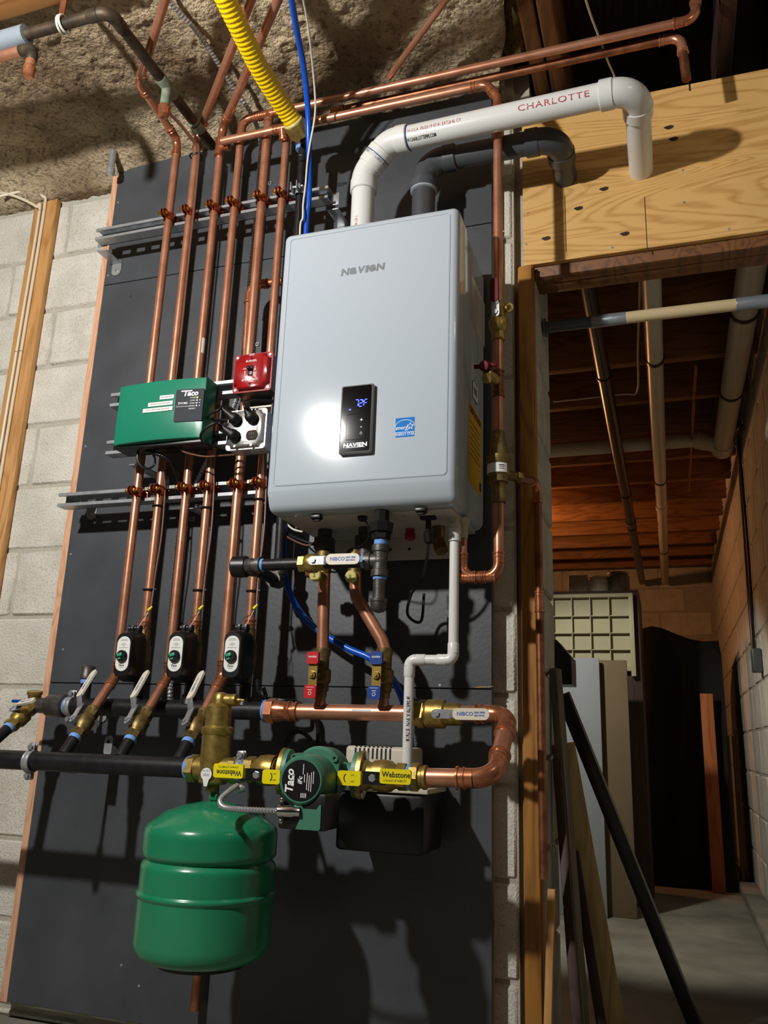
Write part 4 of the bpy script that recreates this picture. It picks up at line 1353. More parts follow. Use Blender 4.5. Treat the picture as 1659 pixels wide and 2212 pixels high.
# expansion tank
tank = thing('expansion_tank', 'big glossy green expansion tank hanging below the air separator', 'tank', (xs, YL, zat(420, 2108)))
RT = 0.1345
xs_keep = xs
xs = xs + 0.006
zt0 = z_c(1716)
zs = lambda py: at(450, py, YL - RT * 0.8).z
prof = [(0.335, 0.0), (0.337, 0.06), (0.342, 0.09)]
ztop = zat(462, 1722)
H = [0, 0.012, 0.03, 0.055]
zb0 = zs(2108)
P = [(zb0 - 0.004, 0.05), (zb0 - 0.002, 0.085), (zb0, 0.105), (zb0 + 0.004, 0.117), (zb0 + 0.011, 0.1265), (zb0 + 0.020, RT - 0.003), (zb0 + 0.030, RT - 0.0006), (zb0 + 0.034, RT)]
zr1, zg = zs(1953), zs(1873)
zsh = zs(1800)
P += [(zr1 - 0.008, RT), (zr1 - 0.006, RT), (zr1 - 0.003, RT + 0.003), (zr1 + 0.001, RT + 0.0045), (zr1 + 0.005, RT + 0.003), (zr1 + 0.007, RT), (zr1 + 0.009, RT)]
P += [(zg - 0.018, RT), (zg - 0.012, RT), (zg - 0.007, RT - 0.002), (zg - 0.002, RT - 0.0065), (zg, RT - 0.008), (zg + 0.002, RT - 0.0065), (zg + 0.006, RT - 0.002), (zg + 0.010, RT), (zg + 0.016, RT)]
P += [(zsh - 0.018, RT), (zsh - 0.012, RT), (zsh - 0.002, RT - 0.002), (zsh + 0.006, RT - 0.008), (zsh + 0.014, RT - 0.02), (zsh + 0.028, RT * 0.72), (zsh + 0.041, RT * 0.45), (zsh + 0.048, RT * 0.2), (zsh + 0.050, 0.012)]
P.sort(key=lambda t: t[0])
part('shell', lathe(P, (xs, YL, 0), (0, 0, 1), 64), 'tank_green', tank, sharp=60)
ztp = max(p_[0] for p_ in P)
part('neck', join(cyl((xs, YL, ztp - 0.006), (xs, YL, z_c(1694) - 0.012), 0.0085), hexp((xs, YL, ztp + 0.002), (xs, YL, ztp + 0.014), 0.0125)), 'tank_green', tank)
part('base_ring', tubeshell((xs, YL, zb0 - 0.010), (xs, YL, zb0 + 0.003), 0.088, 0.08, 40), 'black_plastic', tank)
xs = xs_keep
# copper stub seen under the tank
xst = at(424, 2140, -0.03).x
stub = single('drain_stub', join(cyl((xst, -0.03, zat(418, 2182, -0.03)), (xst, -0.03, zat(424, 2060, -0.03)), R1), box((xst - 0.02, -0.03, zat(424, 2065, -0.03) - 0.006), (xst + 0.02, 0.0006, zat(424, 2065, -0.03) + 0.006), 0.002)), 'copper_dull', 'short copper pipe end sticking out below the green tank', 'copper pipe')

# isolation flange valves
def flange_valve(side, x0, x1, xf_, hub, lp, rp, lab, ltxt, rtxt):
    """brass body from x0 to x1, oval flange at xf_"""
    T = thing('flange_valve', lab, 'valve', ((x0 + x1) / 2, YL, ZLo - 0.04))
    d = 1 if x1 > x0 else -1
    L = abs(x1 - x0)
    zc = ZLo + 0.003
    part('valve_body', join(hexp((x0, YL, zc), (x0 + d * 0.02, YL, zc), 0.0265), lathe([(0.018, 0.0215), (0.026, 0.024), (0.032, 0.029), (0.05, 0.031), (0.066, 0.029), (L - 0.02, 0.0255), (L - 0.006, 0.025), (L, 0.03)], (x0, YL, zc), (d, 0, 0), 24)), 'brass', T)
    ov = [(0.046 * math.cos(a) * 1.0, 0.030 * math.sin(a)) for a in [2 * math.pi * k / 28 for k in range(28)]]
    fl = part('flange', prism(ov, (xf_, YL, zc), (0, 0.2, 1), (0, 1, -0.2), 0.009), 'brass', T)
    for s in (-1, 1):
        bpos = V((xf_, YL + s * 0.007, zc + s * 0.036))
        part('flange_bolt', join(hexp(bpos - V((d * 0.008, 0, 0)), bpos - V((d * 0.002, 0, 0)), 0.0085)), 'steel', fl)
    yo = YL - 0.043
    part('stem_nut', join(hexp((hub.x, yo - 0.005, hub.z), (hub.x, yo + 0.004, hub.z), 0.0075), cyl((hub.x, yo, hub.z), (hub.x, YL - 0.02, hub.z), 0.008)), 'steel', T)
    hd = part('handle', prism(rrect(abs(rp[0] - lp[1]) + 0.02, 0.024, 0.003), ((rp[0] + lp[1]) / 2, yo, hub.z + 0.0), (1, 0, 0), (0, 0, 1), 0.003), 'chrome', T)
    for (a, b), tx in ((lp, ltxt), (rp, rtxt)):
        zz = hub.z + (0.005 if (b < hub.x and side < 0) or (a > hub.x and side > 0) else -0.002)
        gx = prism(rrect(b - a, 0.027, 0.005), ((a + b) / 2, yo - 0.004, zz), (1, 0, 0), (0, 0, 1), 0.007)
        gr = part('grip', gx, 'yellow_grip', hd)
        if tx == 'W':
            sg = -1 if side < 0 else 1
            text('Webstone', 0.0145, 'ink_black', gr, ((a + b) / 2 + 0.002, yo - 0.0078, zz + 0.003 * sg), (sg, 0, 0), (0, 0, sg), bold=0.0003, sx=0.9)
            text('a brand of NIBCO', 0.006, 'ink_black', gr, ((a + b) / 2, yo - 0.0078, zz - 0.0075 * sg), (sg, 0, 0), (0, 0, sg))
        else:
            cxx = (a + b) / 2
            pts = [V((cxx + 0.006 * math.cos(t) - 0.004, yo - 0.0078, zz + 0.008 * math.sin(t))) for t in [-1.1 + 2.2 * k / 8 for k in range(9)]]
            part('arrow_mark', ribbon(pts if side < 0 else [V((2 * cxx - v.x - 0.008, v.y, v.z)) for v in pts], 0.0018), 'ink_black', gr)
            text('ON', 0.0045, 'ink_black', gr, (cxx + 0.007, yo - 0.0078, zz + 0.006))
            text('OFF', 0.0045, 'ink_black', gr, (cxx + 0.007, yo - 0.0078, zz - 0.006))
    return T
hxp = lambda px, py: at(px, py, YL - 0.047)
flange_valve(-1, at(533, 1662, YL).x, at(603, 1664, YL).x, at(607, 1664, YL).x + 0.006, hxp(552.5, 1674), (hxp(462, 1673).x, hxp(526, 1673).x), (hxp(568, 1679).x, hxp(606, 1679).x), 'brass flange valve with yellow handle between air separator and green circulator', 'W', 'A')
flange_valve(1, at(880, 1668, YL).x, at(792, 1666, YL).x, at(786, 1666, YL).x - 0.004, hxp(803, 1681), (hxp(730, 1684).x, hxp(780, 1684).x), (hxp(821, 1685).x, hxp(888, 1685).x), 'brass flange valve with yellow handle beside the copper loop', 'A', 'W')
part_ = thing('union_adapter', 'brass adapter nut joining the flange valve to the copper loop', 'fitting', (at(895, 1670, YL).x, YL, ZLo - 0.03))
xa = at(881, 1668, YL).x
part('thread_tape', tape((xa, YL, ZLo + 0.003), (1, 0, 0), 0.023, 0.008), 'tape_blue', part_)
part('adapter_nut', join(hexp((xa + 0.006, YL, ZLo + 0.004), (xa + 0.024, YL, ZLo + 0.004), 0.027), lathe([(0.022, 0.0205), (0.03, 0.0205), (0.032, 0.023), (0.038, 0.023), (0.04, 0.0195)], (xa, YL, ZLo + 0.004), (1, 0, 0), 20)), 'brass', part_)
nip = single('close_nipple', join(cyl((xs + 0.05, YL, ZLo), (at(534, 1662, YL).x + 0.004, YL, ZLo + 0.002), 0.0203, 20)), 'tape_blue', 'blue taped close nipple inside the hanger ring beside air separator', 'fitting')

# circulator
xfl0, xfl1 = at(607, 1664, YL).x + 0.0105, at(786, 1666, YL).x - 0.0085
xm = (xfl0 + xfl1) / 2
zc = ZLo + 0.003
circ = thing('circulator', 'green wet rotor circulator pump with a round black label', 'pump', (xm, YL - 0.05, ZLo - 0.06))
ov = [(0.044 * math.cos(a), 0.029 * math.sin(a)) for a in [2 * math.pi * k / 28 for k in range(28)]]
for xx, s in ((xfl0 + 0.005, 1), (xfl1 - 0.005, -1)):
    part('flange', join(prism(ov, (xx, YL, zc), (0, 0.2, 1), (0, 1, -0.2), 0.0095), lathe([(0, 0.026), (0.02, 0.022), (0.04, 0.024)], (xx, YL, zc), (s, 0, 0), 20)), 'pump_green', circ)
part('volute', join(lathe([(-0.03, 0.04), (-0.028, 0.05), (0.02, 0.052), (0.025, 0.046)], (xm, YL, zc), (0, -1, 0), 28)), 'pump_green', circ)
fc = at(649, 1686, YL - 0.135)
mc = V((fc.x, fc.y, fc.z))
ma = V((xm, YL - 0.02, zc - 0.012))
ax = (mc - ma).normalized()
LM = (mc - ma).length
part('motor_plate', join(prism(rrect(0.098, 0.098, 0.012), ma + ax * 0.022, ax.cross(V((0, 0, 1))).normalized() * -1, (0, 0, 1), 0.016)), 'pump_green', circ)
for s in (-1, 1):
    for u in (-1, 1):
        sx_ = ax.cross(V((0, 0, 1))).normalized()
        uz = sx_.cross(ax)
        c_ = ma + ax * 0.031 + sx_ * (s * 0.041) + uz * (u * 0.041)
        part('motor_bolt', join(tubeshell(c_ - ax * 0.002, c_ + ax * 0.004, 0.0065, 0.0035, 12), cyl(c_ - ax * 0.001, c_ + ax * 0.001, 0.0035, 8)), 'pump_green', circ)
part('motor', lathe([(0.025, 0.0475), (LM - 0.018, 0.0465), (LM - 0.010, 0.0435), (LM - 0.006, 0.0405), (LM - 0.003, 0.0395), (LM - 0.003, 0.036), (LM - 0.004, 0.03)], ma, ax, 40), 'pump_green', circ)
lb = part('round_label', lathe([(0, 0.0365), (0.0012, 0.0365)], mc - ax * 0.0035, ax, 40), 'label_black', circ)
sx_ = ax.cross(V((0, 0, 1))).normalized() * -1
uz = sx_.cross(ax) * -1
if uz.z < 0:
    uz = -uz
if sx_.x < 0:
    sx_ = -sx_
fo = mc - ax * 0.0020
# printed lines run upward on the label
tdir, tup = uz, -sx_
text('Taco', 0.021, 'ink_white', lb, fo - sx_ * 0.021 - uz * 0.002, tdir, tup, bold=0.0006, shear=0.2)
text('iFc', 0.012, 'ink_white', lb, fo - sx_ * 0.001 + uz * 0.0, tdir, tup, bold=0.0003, shear=0.2)
for q, (u, w, off) in enumerate(((0.007, 0.014, 0.004), (0.012, 0.03, -0.001), (0.016, 0.028, -0.004), (0.020, 0.034, -0.002), (0.024, 0.022, 0.006), (-0.0135, 0.022, 0.0), (0.004, 0.018, 0.02))):
    part('print_line', obox(fo + sx_ * u + uz * off, tdir, tup, w, 0.0012, 0.0006), 'ink_white', lb)
for q in range(4):
    part('print_line', obox(fo + sx_ * (0.002 + q * 0.003) - uz * 0.026, tdir, tup, 0.008, 0.0012, 0.0006), 'ink_white', lb)
# wiring box under the motor
jb = at(655, 1752, YL - 0.09)
part('wiring_box', join(box(jb + V((-0.035, -0.035, -0.03)), jb + V((0.06, 0.035, 0.035)), 0.005), ), 'black_plastic', circ)
p_ = at(664, 1765, YL - 0.125)
part('box_cover', join(prism([(-0.022, -0.022), (0.024, -0.022), (0.027, -0.018), (0.027, 0.022), (0.023, 0.022), (0.018, 0.014), (-0.008, 0.014), (-0.018, 0.030), (-0.026, 0.034), (-0.027, 0.02), (-0.014, -0.004)], p_, (1, 0, 0), (0, 0, 1), 0.005), box(p_ + V((-0.016, 0.0025, -0.022)), p_ + V((0.025, 0.05, -0.016)), 0.002)), 'pump_green', circ)
# armoured cable to it
mc1 = at(645, 1752, YL - 0.128)
arm = thing('armored_cable', 'silver armored cable drooping over the green tank to the circulator', 'cable', mc1)
part('sheath', ribbed([at(512, 1698, YL - 0.04), at(497, 1708, YL - 0.075), at(476, 1728, YL - 0.115), at(485, 1744, YL - 0.135), at(530, 1749, YL - 0.14), at(570, 1751, YL - 0.138), at(600, 1752, YL - 0.134)], 0.0045, 0.006, 0.0062, 12), 'steel', arm)
c0, c1 = at(598, 1752, YL - 0.134), at(648, 1754, YL - 0.128)
part('connector', join(lathe([(0, 0.008), (0.003, 0.0105), (0.03, 0.0105), (0.036, 0.0085), (0.045, 0.009)], c0, c1 - c0, 18), cyl((c0 + c1) / 2 + V((-0.012, -0.004, -0.016)), (c0 + c1) / 2 + V((-0.012, -0.004, 0.02)), 0.003, 10), ball((c0 + c1) / 2 + V((-0.012, -0.004, 0.02)), 0.005, 10, 6), ball((c0 + c1) / 2 + V((-0.012, -0.004, -0.017)), 0.005, 10, 6)), 'chrome', arm)
e_ = at(517, 1700, YL - 0.035)
part('connector', join(lathe([(0, 0.007), (0.004, 0.0095), (0.018, 0.0095), (0.02, 0.006)], e_ - V((0.006, 0.004, 0.006)), (0.6, 0.6, 0.3), 14)), 'galvanized', arm)

# condensate pump
pb = thing('condensate_pump', 'condensate pump with beige slotted lid on a black tank behind the circulator', 'pump', (at(815, 1760, -0.1).x, -0.1, 0.5))
l0, l1 = at(745, 1640, -0.16), at(885, 1640, -0.16)
zt2, zb2 = at(800, 1612, -0.16).z, at(800, 1702, -0.16).z
lid = part('motor_cover', box((l0.x, -0.16, zb2 + 0.004), (l1.x - 0.004, -0.04, zt2), 0.008, 3), 'beige_plastic', pb)
for q in range(9):
    xx = l0.x + 0.022 + q * 0.0098
    part('vent_slot', box((xx, -0.1606, zt2 - 0.026), (xx + 0.004, -0.1595, zt2 - 0.004)), 'ink_black', lid)
    part('vent_slot', box((xx, -0.16, zt2 - 0.0005), (xx + 0.004, -0.13, zt2 + 0.0004)), 'ink_black', lid)
part('lid_plate', box((l0.x - 0.012, -0.185, zb2 - 0.006), (at(925, 1700, -0.18).x, -0.03, zb2 + 0.004), 0.002), 'beige_plastic', pb)
part('reservoir', box((l0.x - 0.008, -0.18, zb2 - 0.125), (at(920, 1700, -0.175).x, -0.034, zb2 - 0.006), 0.01), 'black_plastic', pb)
part('mount_bracket', box((l0.x + 0.02, -0.034, zb2 - 0.10), (l1.x - 0.02, -0.001, zb2 - 0.02)), 'black_plastic', pb)
# ================================================================ under the boiler
xq1 = at(697, 1290, YP).x
xq2t, xq2b = at(766, 1250, YP).x, at(826, 1400, YP).x
RS = 0.0143
def service_valve(x, col, lab, cap):
    T = thing('service_valve', lab, 'valve', (x, YP, 0.80))
    part('valve_body', join(lathe([(0, 0.0145), (0.012, 0.0145), (0.014, 0.018), (0.03, 0.018), (0.034, 0.022), (0.06, 0.022), (0.065, 0.0165), (0.09, 0.0165), (0.095, 0.0185), (0.108, 0.0185), (0.11, 0.0155)], (x, YP, 0.80), (0, 0, 1), 18), cyl((x, YP, 0.847), (x, YP - 0.038, 0.847), 0.010)), 'brass_dull', T)
    yo = YP - 0.042
    hub = V((x - 0.003, yo, 0.847))
    hd = part('handle', prism(rrect(0.021, 0.062, 0.003), hub, (1, 0, 0), (0, 0, 1), 0.0025), 'bolt_brass', T)
    part('stem_nut', join(hexp(hub + V((0, -0.008, 0)), hub + V((0, 0.0, 0)), 0.0085), cyl(hub + V((0, -0.011, 0)), hub, 0.004, 10)), 'brass', T)
    for s, hh in ((1, 0.027), (-1, 0.029)):
        c = hub + V((-0.002 if s < 0 else 0.0, -0.003, s * (0.031 + hh / 2 - 0.008)))
        g_ = part('grip', prism(rrect(0.028, hh, 0.005), c, (1, 0, 0), (0, 0, 1), 0.009), col, hd)
        if s > 0:
            text('NAVIEN', 0.0055, 'ink_white', g_, c + V((0, -0.0048, 0.002)), bold=0.0001)
        else:
            part('line_mark', box(c + V((-0.009, -0.0049, 0.009)), c + V((0.009, -0.0046, 0.0098))), 'ink_white', g_)
            part('logo_mark', torus(c + V((0, -0.0047, -0.004)), (0, 1, 0), 0.0035, 0.0007, 14, 5), 'ink_white', g_)
            part('logo_mark', box(c + V((-0.005, -0.0049, 0.003)), c + V((0.005, -0.0046, 0.0042))), 'ink_white', g_)
    # test port with yellow cap near the boiler
    return T
service_valve(xp1, 'red_grip', 'brass service valve with red grips under the boiler', '2')
service_valve(xp2, 'blue_grip', 'brass service valve with blue grips under the boiler', '0')
sup = thing('boiler_supply', 'straight copper pipe from boiler down to the red gripped valve', 'copper pipe', (xp1, YP, 0.9))
part('pipe', cyl((xp1, YP, 0.905), (xq1, YP, 1.115), RS, 20), 'copper', sup)
ret = thing('boiler_return', 'bent copper pipe from boiler down to the blue gripped valve', 'copper pipe', (xp2, YP, 0.9))
zz1, zz2 = at(770, 1285, YP).z, at(822, 1385, YP).z
part('pipe', sweep(fillet([(xp2, YP, 0.905), (xq2b, YP, zz2), (xq2t + 0.004, YP, zz1), (xq2t, YP, 1.115)], 0.06, 8), RS, 20), 'copper', ret)
for T, x, ch, px, py in ((sup, xq1, '2', 683, 1243), (ret, xq2t, '0', 760, 1246)):
    c = at(px, py, YP - 0.045)
    tp = part('test_port', join(cyl(c + V((0.004, 0.0, 0)), (x, YP, c.z + 0.002), 0.011, 16), lathe([(0, 0.0125), (0.012, 0.0125)], c + V((0, 0.012, 0)), (0, -1, 0), 18)), 'brass', T)
    part('port_cap', lathe([(0, 0.0145), (0.006, 0.0145), (0.0085, 0.0125), (0.009, 0.002)], c, (-0.1, -1, -0.1), 20), 'cap_cream', T)
    text(ch, 0.012, 'ink_green', T, c + V((-0.001, -0.0097, -0.001)), bold=0.0003)
    part('collar', lathe([(0, 0.0165), (0.02, 0.0165), (0.024, 0.0215), (0.05, 0.0215), (0.055, 0.017)], (x, YP, 1.085), (0, 0, 1), 18), 'brass_dull', T)
p_ = at(650, 1240, YP)
part('side_port', join(lathe([(0, 0.0125), (0.02, 0.0125), (0.022, 0.0155), (0.034, 0.0155)], (xq1, YP, p_.z + 0.003), (-1, 0, 0), 16), hexp((xq1 - 0.034, YP, p_.z + 0.003), (xq1 - 0.044, YP, p_.z + 0.003), 0.0125)), 'copper_bright', sup)

# ---- gas
YG = -0.25
RG = 0.0134
zg_ = at(700, 1216, YG).z
xt = at(821, 1216, YG).x
gas = thing('gas_pipe', 'black iron gas pipe with tee and drip leg under the boiler', 'gas pipe', (xt, YG, 1.0))
xe_ = at(534, 1217, YG).x
def iron_sock(p, d, r, L):
    d = V(d).normalized()
    return lathe([(0, r * 1.15), (L * 0.55, r * 1.2), (L * 0.6, r * 1.42), (L, r * 1.42)], p, d, 20)
part('pipe', cyl((xe_ + 0.02, YG, zg_), (xt - 0.03, YG, zg_), RG, 18), 'iron', gas)
part('tee', join(iron_sock(V((xt, YG, zg_)), (0, 0, 1), RG, 0.034), iron_sock(V((xt, YG, zg_)), (0, 0, -1), RG, 0.034), iron_sock(V((xt, YG, zg_)), (-1, 0, 0), RG, 0.034), ball((xt, YG, zg_), RG * 1.25, 16, 10)), 'iron_fitting', gas)
zl1 = at(820, 1300, YG).z
part('drip_leg', cyl((xt, YG, zg_), (xt, YG, zl1), RG, 18), 'iron_fitting', gas)
part('cap', lathe([(0, RG * 1.42), (0.006, RG * 1.42), (0.008, RG * 1.3), (0.02, RG * 1.3), (0.027, RG * 0.9), (0.03, 0.002)], (xt, YG, zl1 + 0.006), (0, 0, -1), 20), 'iron_fitting', gas)
part('riser', cyl((xt, YG, zg_), (xt, YG, 1.19), RG, 18), 'iron', gas)
zu_ = at(823, 1160, YG).z
part('union', join(hexp((xt, YG, zu_ - 0.006), (xt, YG, zu_ + 0.012), 0.021), lathe([(0, 0.026), (0.02, 0.028), (0.024, 0.018), (0.05, 0.017)], (xt, YG, zu_ + 0.010), (0, 0, 1), 8)), 'black_plastic', gas)
for p_, d_ in (((xt, YG, zg_ + 0.035), (0, 0, 1)), ((xt, YG, zu_ - 0.013), (0, 0, 1)), ((xt, YG, zg_ - 0.041), (0, 0, 1)), ((xt - 0.042, YG, zg_), (1, 0, 0)), ((xe_ + 0.036, YG, zg_), (1, 0, 0))):
    part('thread_tape', tape(p_, d_, RG * 1.02, 0.007), 'tape_blue', gas)
part('elbow', join(sweep(arc(V((xe_ + 0.05, YG, zg_)), V((xe_, YG, zg_)), V((xe_ + 0.0, YG + 0.06, zg_ - 0.004)), 0.016, 8), RG * 1.25, 18), iron_sock(V((xe_ + 0.012, YG, zg_)), (1, 0, 0), RG, 0.024), iron_sock(V((xe_, YG + 0.012, zg_)), (0, 1, 0), RG, 0.024), ball((xe_ + 0.004, YG + 0.004, zg_), RG * 1.3, 16, 10)), 'iron_fitting', gas)
yb2 = -0.085
part('pipe', cyl((xe_, YG + 0.02, zg_ - 0.001), (xe_, yb2, zg_ - 0.006), RG, 18), 'iron', gas)
part('rear_elbow', join(ball((xe_, yb2, zg_ - 0.006), RG * 1.35, 16, 10), iron_sock(V((xe_, yb2, zg_ - 0.006)), (0, -1, 0), RG, 0.03), iron_sock(V((xe_, yb2, zg_ - 0.006)), (0.1, 0, 1), RG, 0.03)), 'iron_fitting', gas)
yg_t = -0.134
xg_t = at(650, 400, yg_t).x
part('pipe', cyl((xe_ + 0.0, yb2, zg_ - 0.006), (xg_t, yg_t, at(650, 318, yg_t).z), RG, 18), 'iron', gas)
ck = V((xe_ - 0.022, YG + 0.006, zg_))
ckT = single('pipe_collar', join(lathe([(0, 0.0225), (0.003, 0.025), (0.033, 0.025), (0.036, 0.0225)], ck + V((-0.018, 0.002, 0)), (1, 0.1, 0), 24)), 'black_plastic', 'smooth black collar ring at the gas elbow in front of riser', 'collar')
# gas shut-off
xv2 = at(668, 1215, YG).x
gvv = thing('gas_valve', 'brass gas shutoff with white lever on the black gas pipe', 'valve', (xv2, YG, zg_ - 0.03))
valve_body(gvv, (xv2 + 0.008, YG, zg_), (1, 0, 0), 0.0134, 0.062, 'brass')
hb_ = at(677, 1211, YG - 0.032)
lever(gvv, hb_, V((1, 0, -0.01)), V((0, -1, 0)), at(775, 1212, YG - 0.04).x - hb_.x, 'white_grip', txt=NB, drop=0.006, w=0.0235)
# top of the gas riser: black pipe, reducer, yellow corrugated tube
gt = thing('gas_hose', 'yellow corrugated gas hose with brass nut coming down from ceiling', 'gas hose', at(648, 330, -0.13))
tz = at(650, 318, yg_t)
part('reducer', lathe([(0, RG * 1.02), (0.003, RG * 1.25), (0.02, RG * 1.25), (0.022, RG * 0.95), (0.03, RG * 0.9)], tz, (0, 0, 1), 18), 'iron_fitting', gt)
part('thread_tape', tape(tz + V((0, 0, -0.010)), (0, 0, 1), RG * 1.02, 0.012), 'tape_blue', gt)
n0 = at(644, 281, -0.20)
hp_ = [n0, onz(612, 230, 2.315), onz(562, 150, 2.335), onz(517, 60, 2.355), onz(488, 0, 2.37), onz(470, -40, 2.38), onz(440, -110, 2.40), onz(400, -220, 2.44)]
dn = (hp_[1] - n0).normalized()
part('nut', hexp(n0 - dn * 0.016, n0 + dn * 0.022, 0.031), 'brass', gt)
part('street_elbow', sweep(fillet([tz + V((0, 0, 0.02)), tz + V((0, 0, 0.035)), n0 - dn * 0.01], 0.01, 4), 0.0135, 14), 'iron', gt)
part('collar', lathe([(0, 0.028), (0.004, 0.0285), (0.008, 0.0255)], n0 + dn * 0.022, dn, 20), 'cap_cream', gt)
part('hose', ribbed([n0 + dn * 0.02] + hp_[1:], 0.0232, 0.0258, 0.012, 18, 6), 'yellow_csst', gt)
gcl = thing('pipe_clamp', 'silver strut clamp around the black gas riser', 'pipe clamp', (xg_t, yg_t, ZU))
part('clamp_half', join(tubeshell((xg_t, yg_t, ZU - 0.012), (xg_t, yg_t, ZU + 0.012), RG + 0.003, RG + 0.0006, 20), box((xg_t - 0.016, yg_t - 0.034, ZU - 0.012), (xg_t - 0.013, yg_t, ZU + 0.012), 0.001)), 'galvanized', gcl)
part('clamp_half', box((xg_t + 0.002, yg_t - 0.036, ZU - 0.013), (xg_t + 0.005, yg_t - 0.012, ZU + 0.013), 0.001), 'galvanized', gcl)
part('clamp_bolt', join(cyl((xg_t - 0.018, yg_t - 0.024, ZU), (xg_t + 0.018, yg_t - 0.024, ZU), 0.0032, 10), hexp((xg_t + 0.006, yg_t - 0.024, ZU), (xg_t + 0.012, yg_t - 0.024, ZU), 0.0075)), 'steel', gcl)

# ---- blue tubing and thin white wire
px_ = thing('blue_tube', 'blue flexible water tube running from ceiling down behind boiler', 'tube', at(890, 1640, -0.03))
part('tube', cable([at(600, -230, -0.78), at(612, -110, -0.64), at(627, -20, -0.52), at(640, 60, -0.42), at(655, 140, -0.32), at(664, 220, -0.24), at(667, 290, -0.195), at(668, 360, -0.172), at(667, 430, -0.165), at(661, 500, -0.150), (-0.014, -0.12, 1.7), (-0.016, -0.08, 1.4), at(619, 1100, -0.06), at(614, 1150, -0.055), at(613, 1210, -0.055), at(620, 1262, -0.055), at(645, 1318, -0.055), at(685, 1360, -0.06), at(750, 1400, -0.07), at(805, 1425, -0.075), at(850, 1470, -0.07), at(878, 1540, -0.055), at(888, 1620, -0.05), at(892, 1660, -0.08)], 0.0080, 8, 12), 'blue_pex', px_)
ww = thing('white_wire', 'thin white control wire hanging beside the blue tube', 'wire', at(660, 500, -0.08))
part('wire', cable([at(628, -230, -0.78), at(640, -110, -0.64), at(652, -20, -0.52), at(666, 60, -0.42), at(677, 160, -0.3), at(681, 240, -0.23), at(670, 310, -0.195), at(664, 350, -0.185), at(660, 400, -0.18), at(655, 440, -0.178), at(654, 470, -0.172), at(648, 505, -0.165), (-0.02, -0.13, 1.75)], 0.0026, 8, 8), 'wire_white', ww)
tie_ = at(659, 344, -0.152)
part('cable_tie', torus(tie_ + V((-0.006, 0.006, 0)), (0, 0, 1), 0.0255, 0.0016, 22, 6), 'black_plastic', ww)
w2 = thing('control_wires', 'white and brown control wires entering the boiler from below', 'wire', at(640, 1150, -0.06))
part('wire', cable([at(611, 1105, -0.07), at(618, 1128, -0.08), at(633, 1143, -0.09), at(654, 1149, -0.1)], 0.0024), 'wire_white', w2)
part('wire', cable([at(609, 1130, -0.06), at(611, 1150, -0.07), at(630, 1165, -0.09), at(665, 1178, -0.1), at(690, 1165, -0.1), at(720, 1162, -0.1)], 0.0024), 'wire_brown', w2)
part('wire', cable([at(607, 1120, -0.06), at(613, 1146, -0.07), at(640, 1162, -0.085), at(690, 1181, -0.1)], 0.0034), 'wire_black', w2)
# lower cord loops behind the circulator
lp_ = thing('pump_cord', 'thick black power cord looped behind the green circulator', 'cord', at(640, 1640, -0.03))
part('cord', cable([at(556, 1470, -0.025), at(560, 1500, -0.05), at(580, 1510, -0.09), at(620, 1514, -0.09), at(648, 1521, -0.05), at(685, 1560, -0.02), at(684, 1640, -0.02), at(678, 1640, -0.03), at(672, 1600, -0.05), at(645, 1580, -0.06), at(620, 1600, -0.06), at(608, 1640, -0.05), at(612, 1690, -0.03), at(640, 1740, -0.03)], 0.0055, 8, 10), 'wire_black', lp_)

# ---- condensate drain
YD = -0.175
dr_ = thing('condensate_drain', 'thin white plastic drain stepping down from boiler to condensate pump', 'drain pipe', at(876, 1700, YD))
RD = 0.0108
d0 = at(977, 1175, YD)
dA, dB = at(979, 1424, YD), at(885, 1427, YD)
dz = (dA.z + dB.z) / 2
pts = [V((dA.x, YD, 1.19)), V((dA.x, YD, dz)), V((dB.x, YD, dz)), V((dB.x, YD, at(876, 1704, YD).z))]
run(dr_, pts, RD, 'pvc', 'pvc', R=0.014, L=0.022, press=False)
part('socket', join(lathe([(0, RD * 1.3), (0.026, RD * 1.3), (0.028, RD * 1.1)], (dA.x, YD, at(977, 1166, YD).z - 0.004), (0, 0, 1), 18)), 'pvc', dr_)
part('spigot', lathe([(0, RD * 1.25), (0.022, RD * 1.25), (0.024, RD * 1.05), (0.05, RD * 1.05)], (dA.x, YD, at(977, 1153, YD).z), (0, 0, 1), 18), 'beige_plastic', dr_)
part('spigot', lathe([(0, 0.012), (0.03, 0.012), (0.032, 0.016), (0.045, 0.016)], (at(999, 1170, yB).x, yB, 1.148), (0, 0, 1), 16), 'beige_plastic', dr_)
wraptext('# 265/70 A 3VN  E 7618', 0.010, 'ink_black', dr_, V((dB.x, YD, at(880, 1600, YD).z + 0.09)), (0, 0, -1), (0.2, -1, -0.1), RD, sx=0.9, bold=0.0002)

# ================================================================ valves on the boiler feed at the right
V1 = thing('feed_valve', 'red levered brass shutoff on the copper feed beside the boiler', 'valve', (xr, yB, 1.70))
zv = at(1074, 690, yB).z
part('valve_body', join(lathe([(-0.055, 0.0145), (-0.052, 0.017), (-0.04, 0.0155), (-0.034, 0.0155), (-0.03, 0.0185), (-0.022, 0.0215), (-0.006, 0.0225), (0.0, 0.019), (0.012, 0.0165), (0.03, 0.0145), (0.045, 0.0135)], (xr, yB, zv), (0, 0, 1), 18)), 'brass', V1)
hp = at(1071, 675, yB - 0.021)
lever(V1, hp, V((-0.02, 0, 1)), V((-0.2, -1, 0)), 0.085, 'red_dark', drop=0.004, w=0.02)
part('wing_port', join(cyl((xr, yB, zv + 0.025), (xr + 0.022, yB, zv + 0.026), 0.008, 12), torus((xr + 0.026, yB, zv + 0.026), (0.3, 1, 0.2), 0.0085, 0.0035, 18, 8)), 'brass', V1)
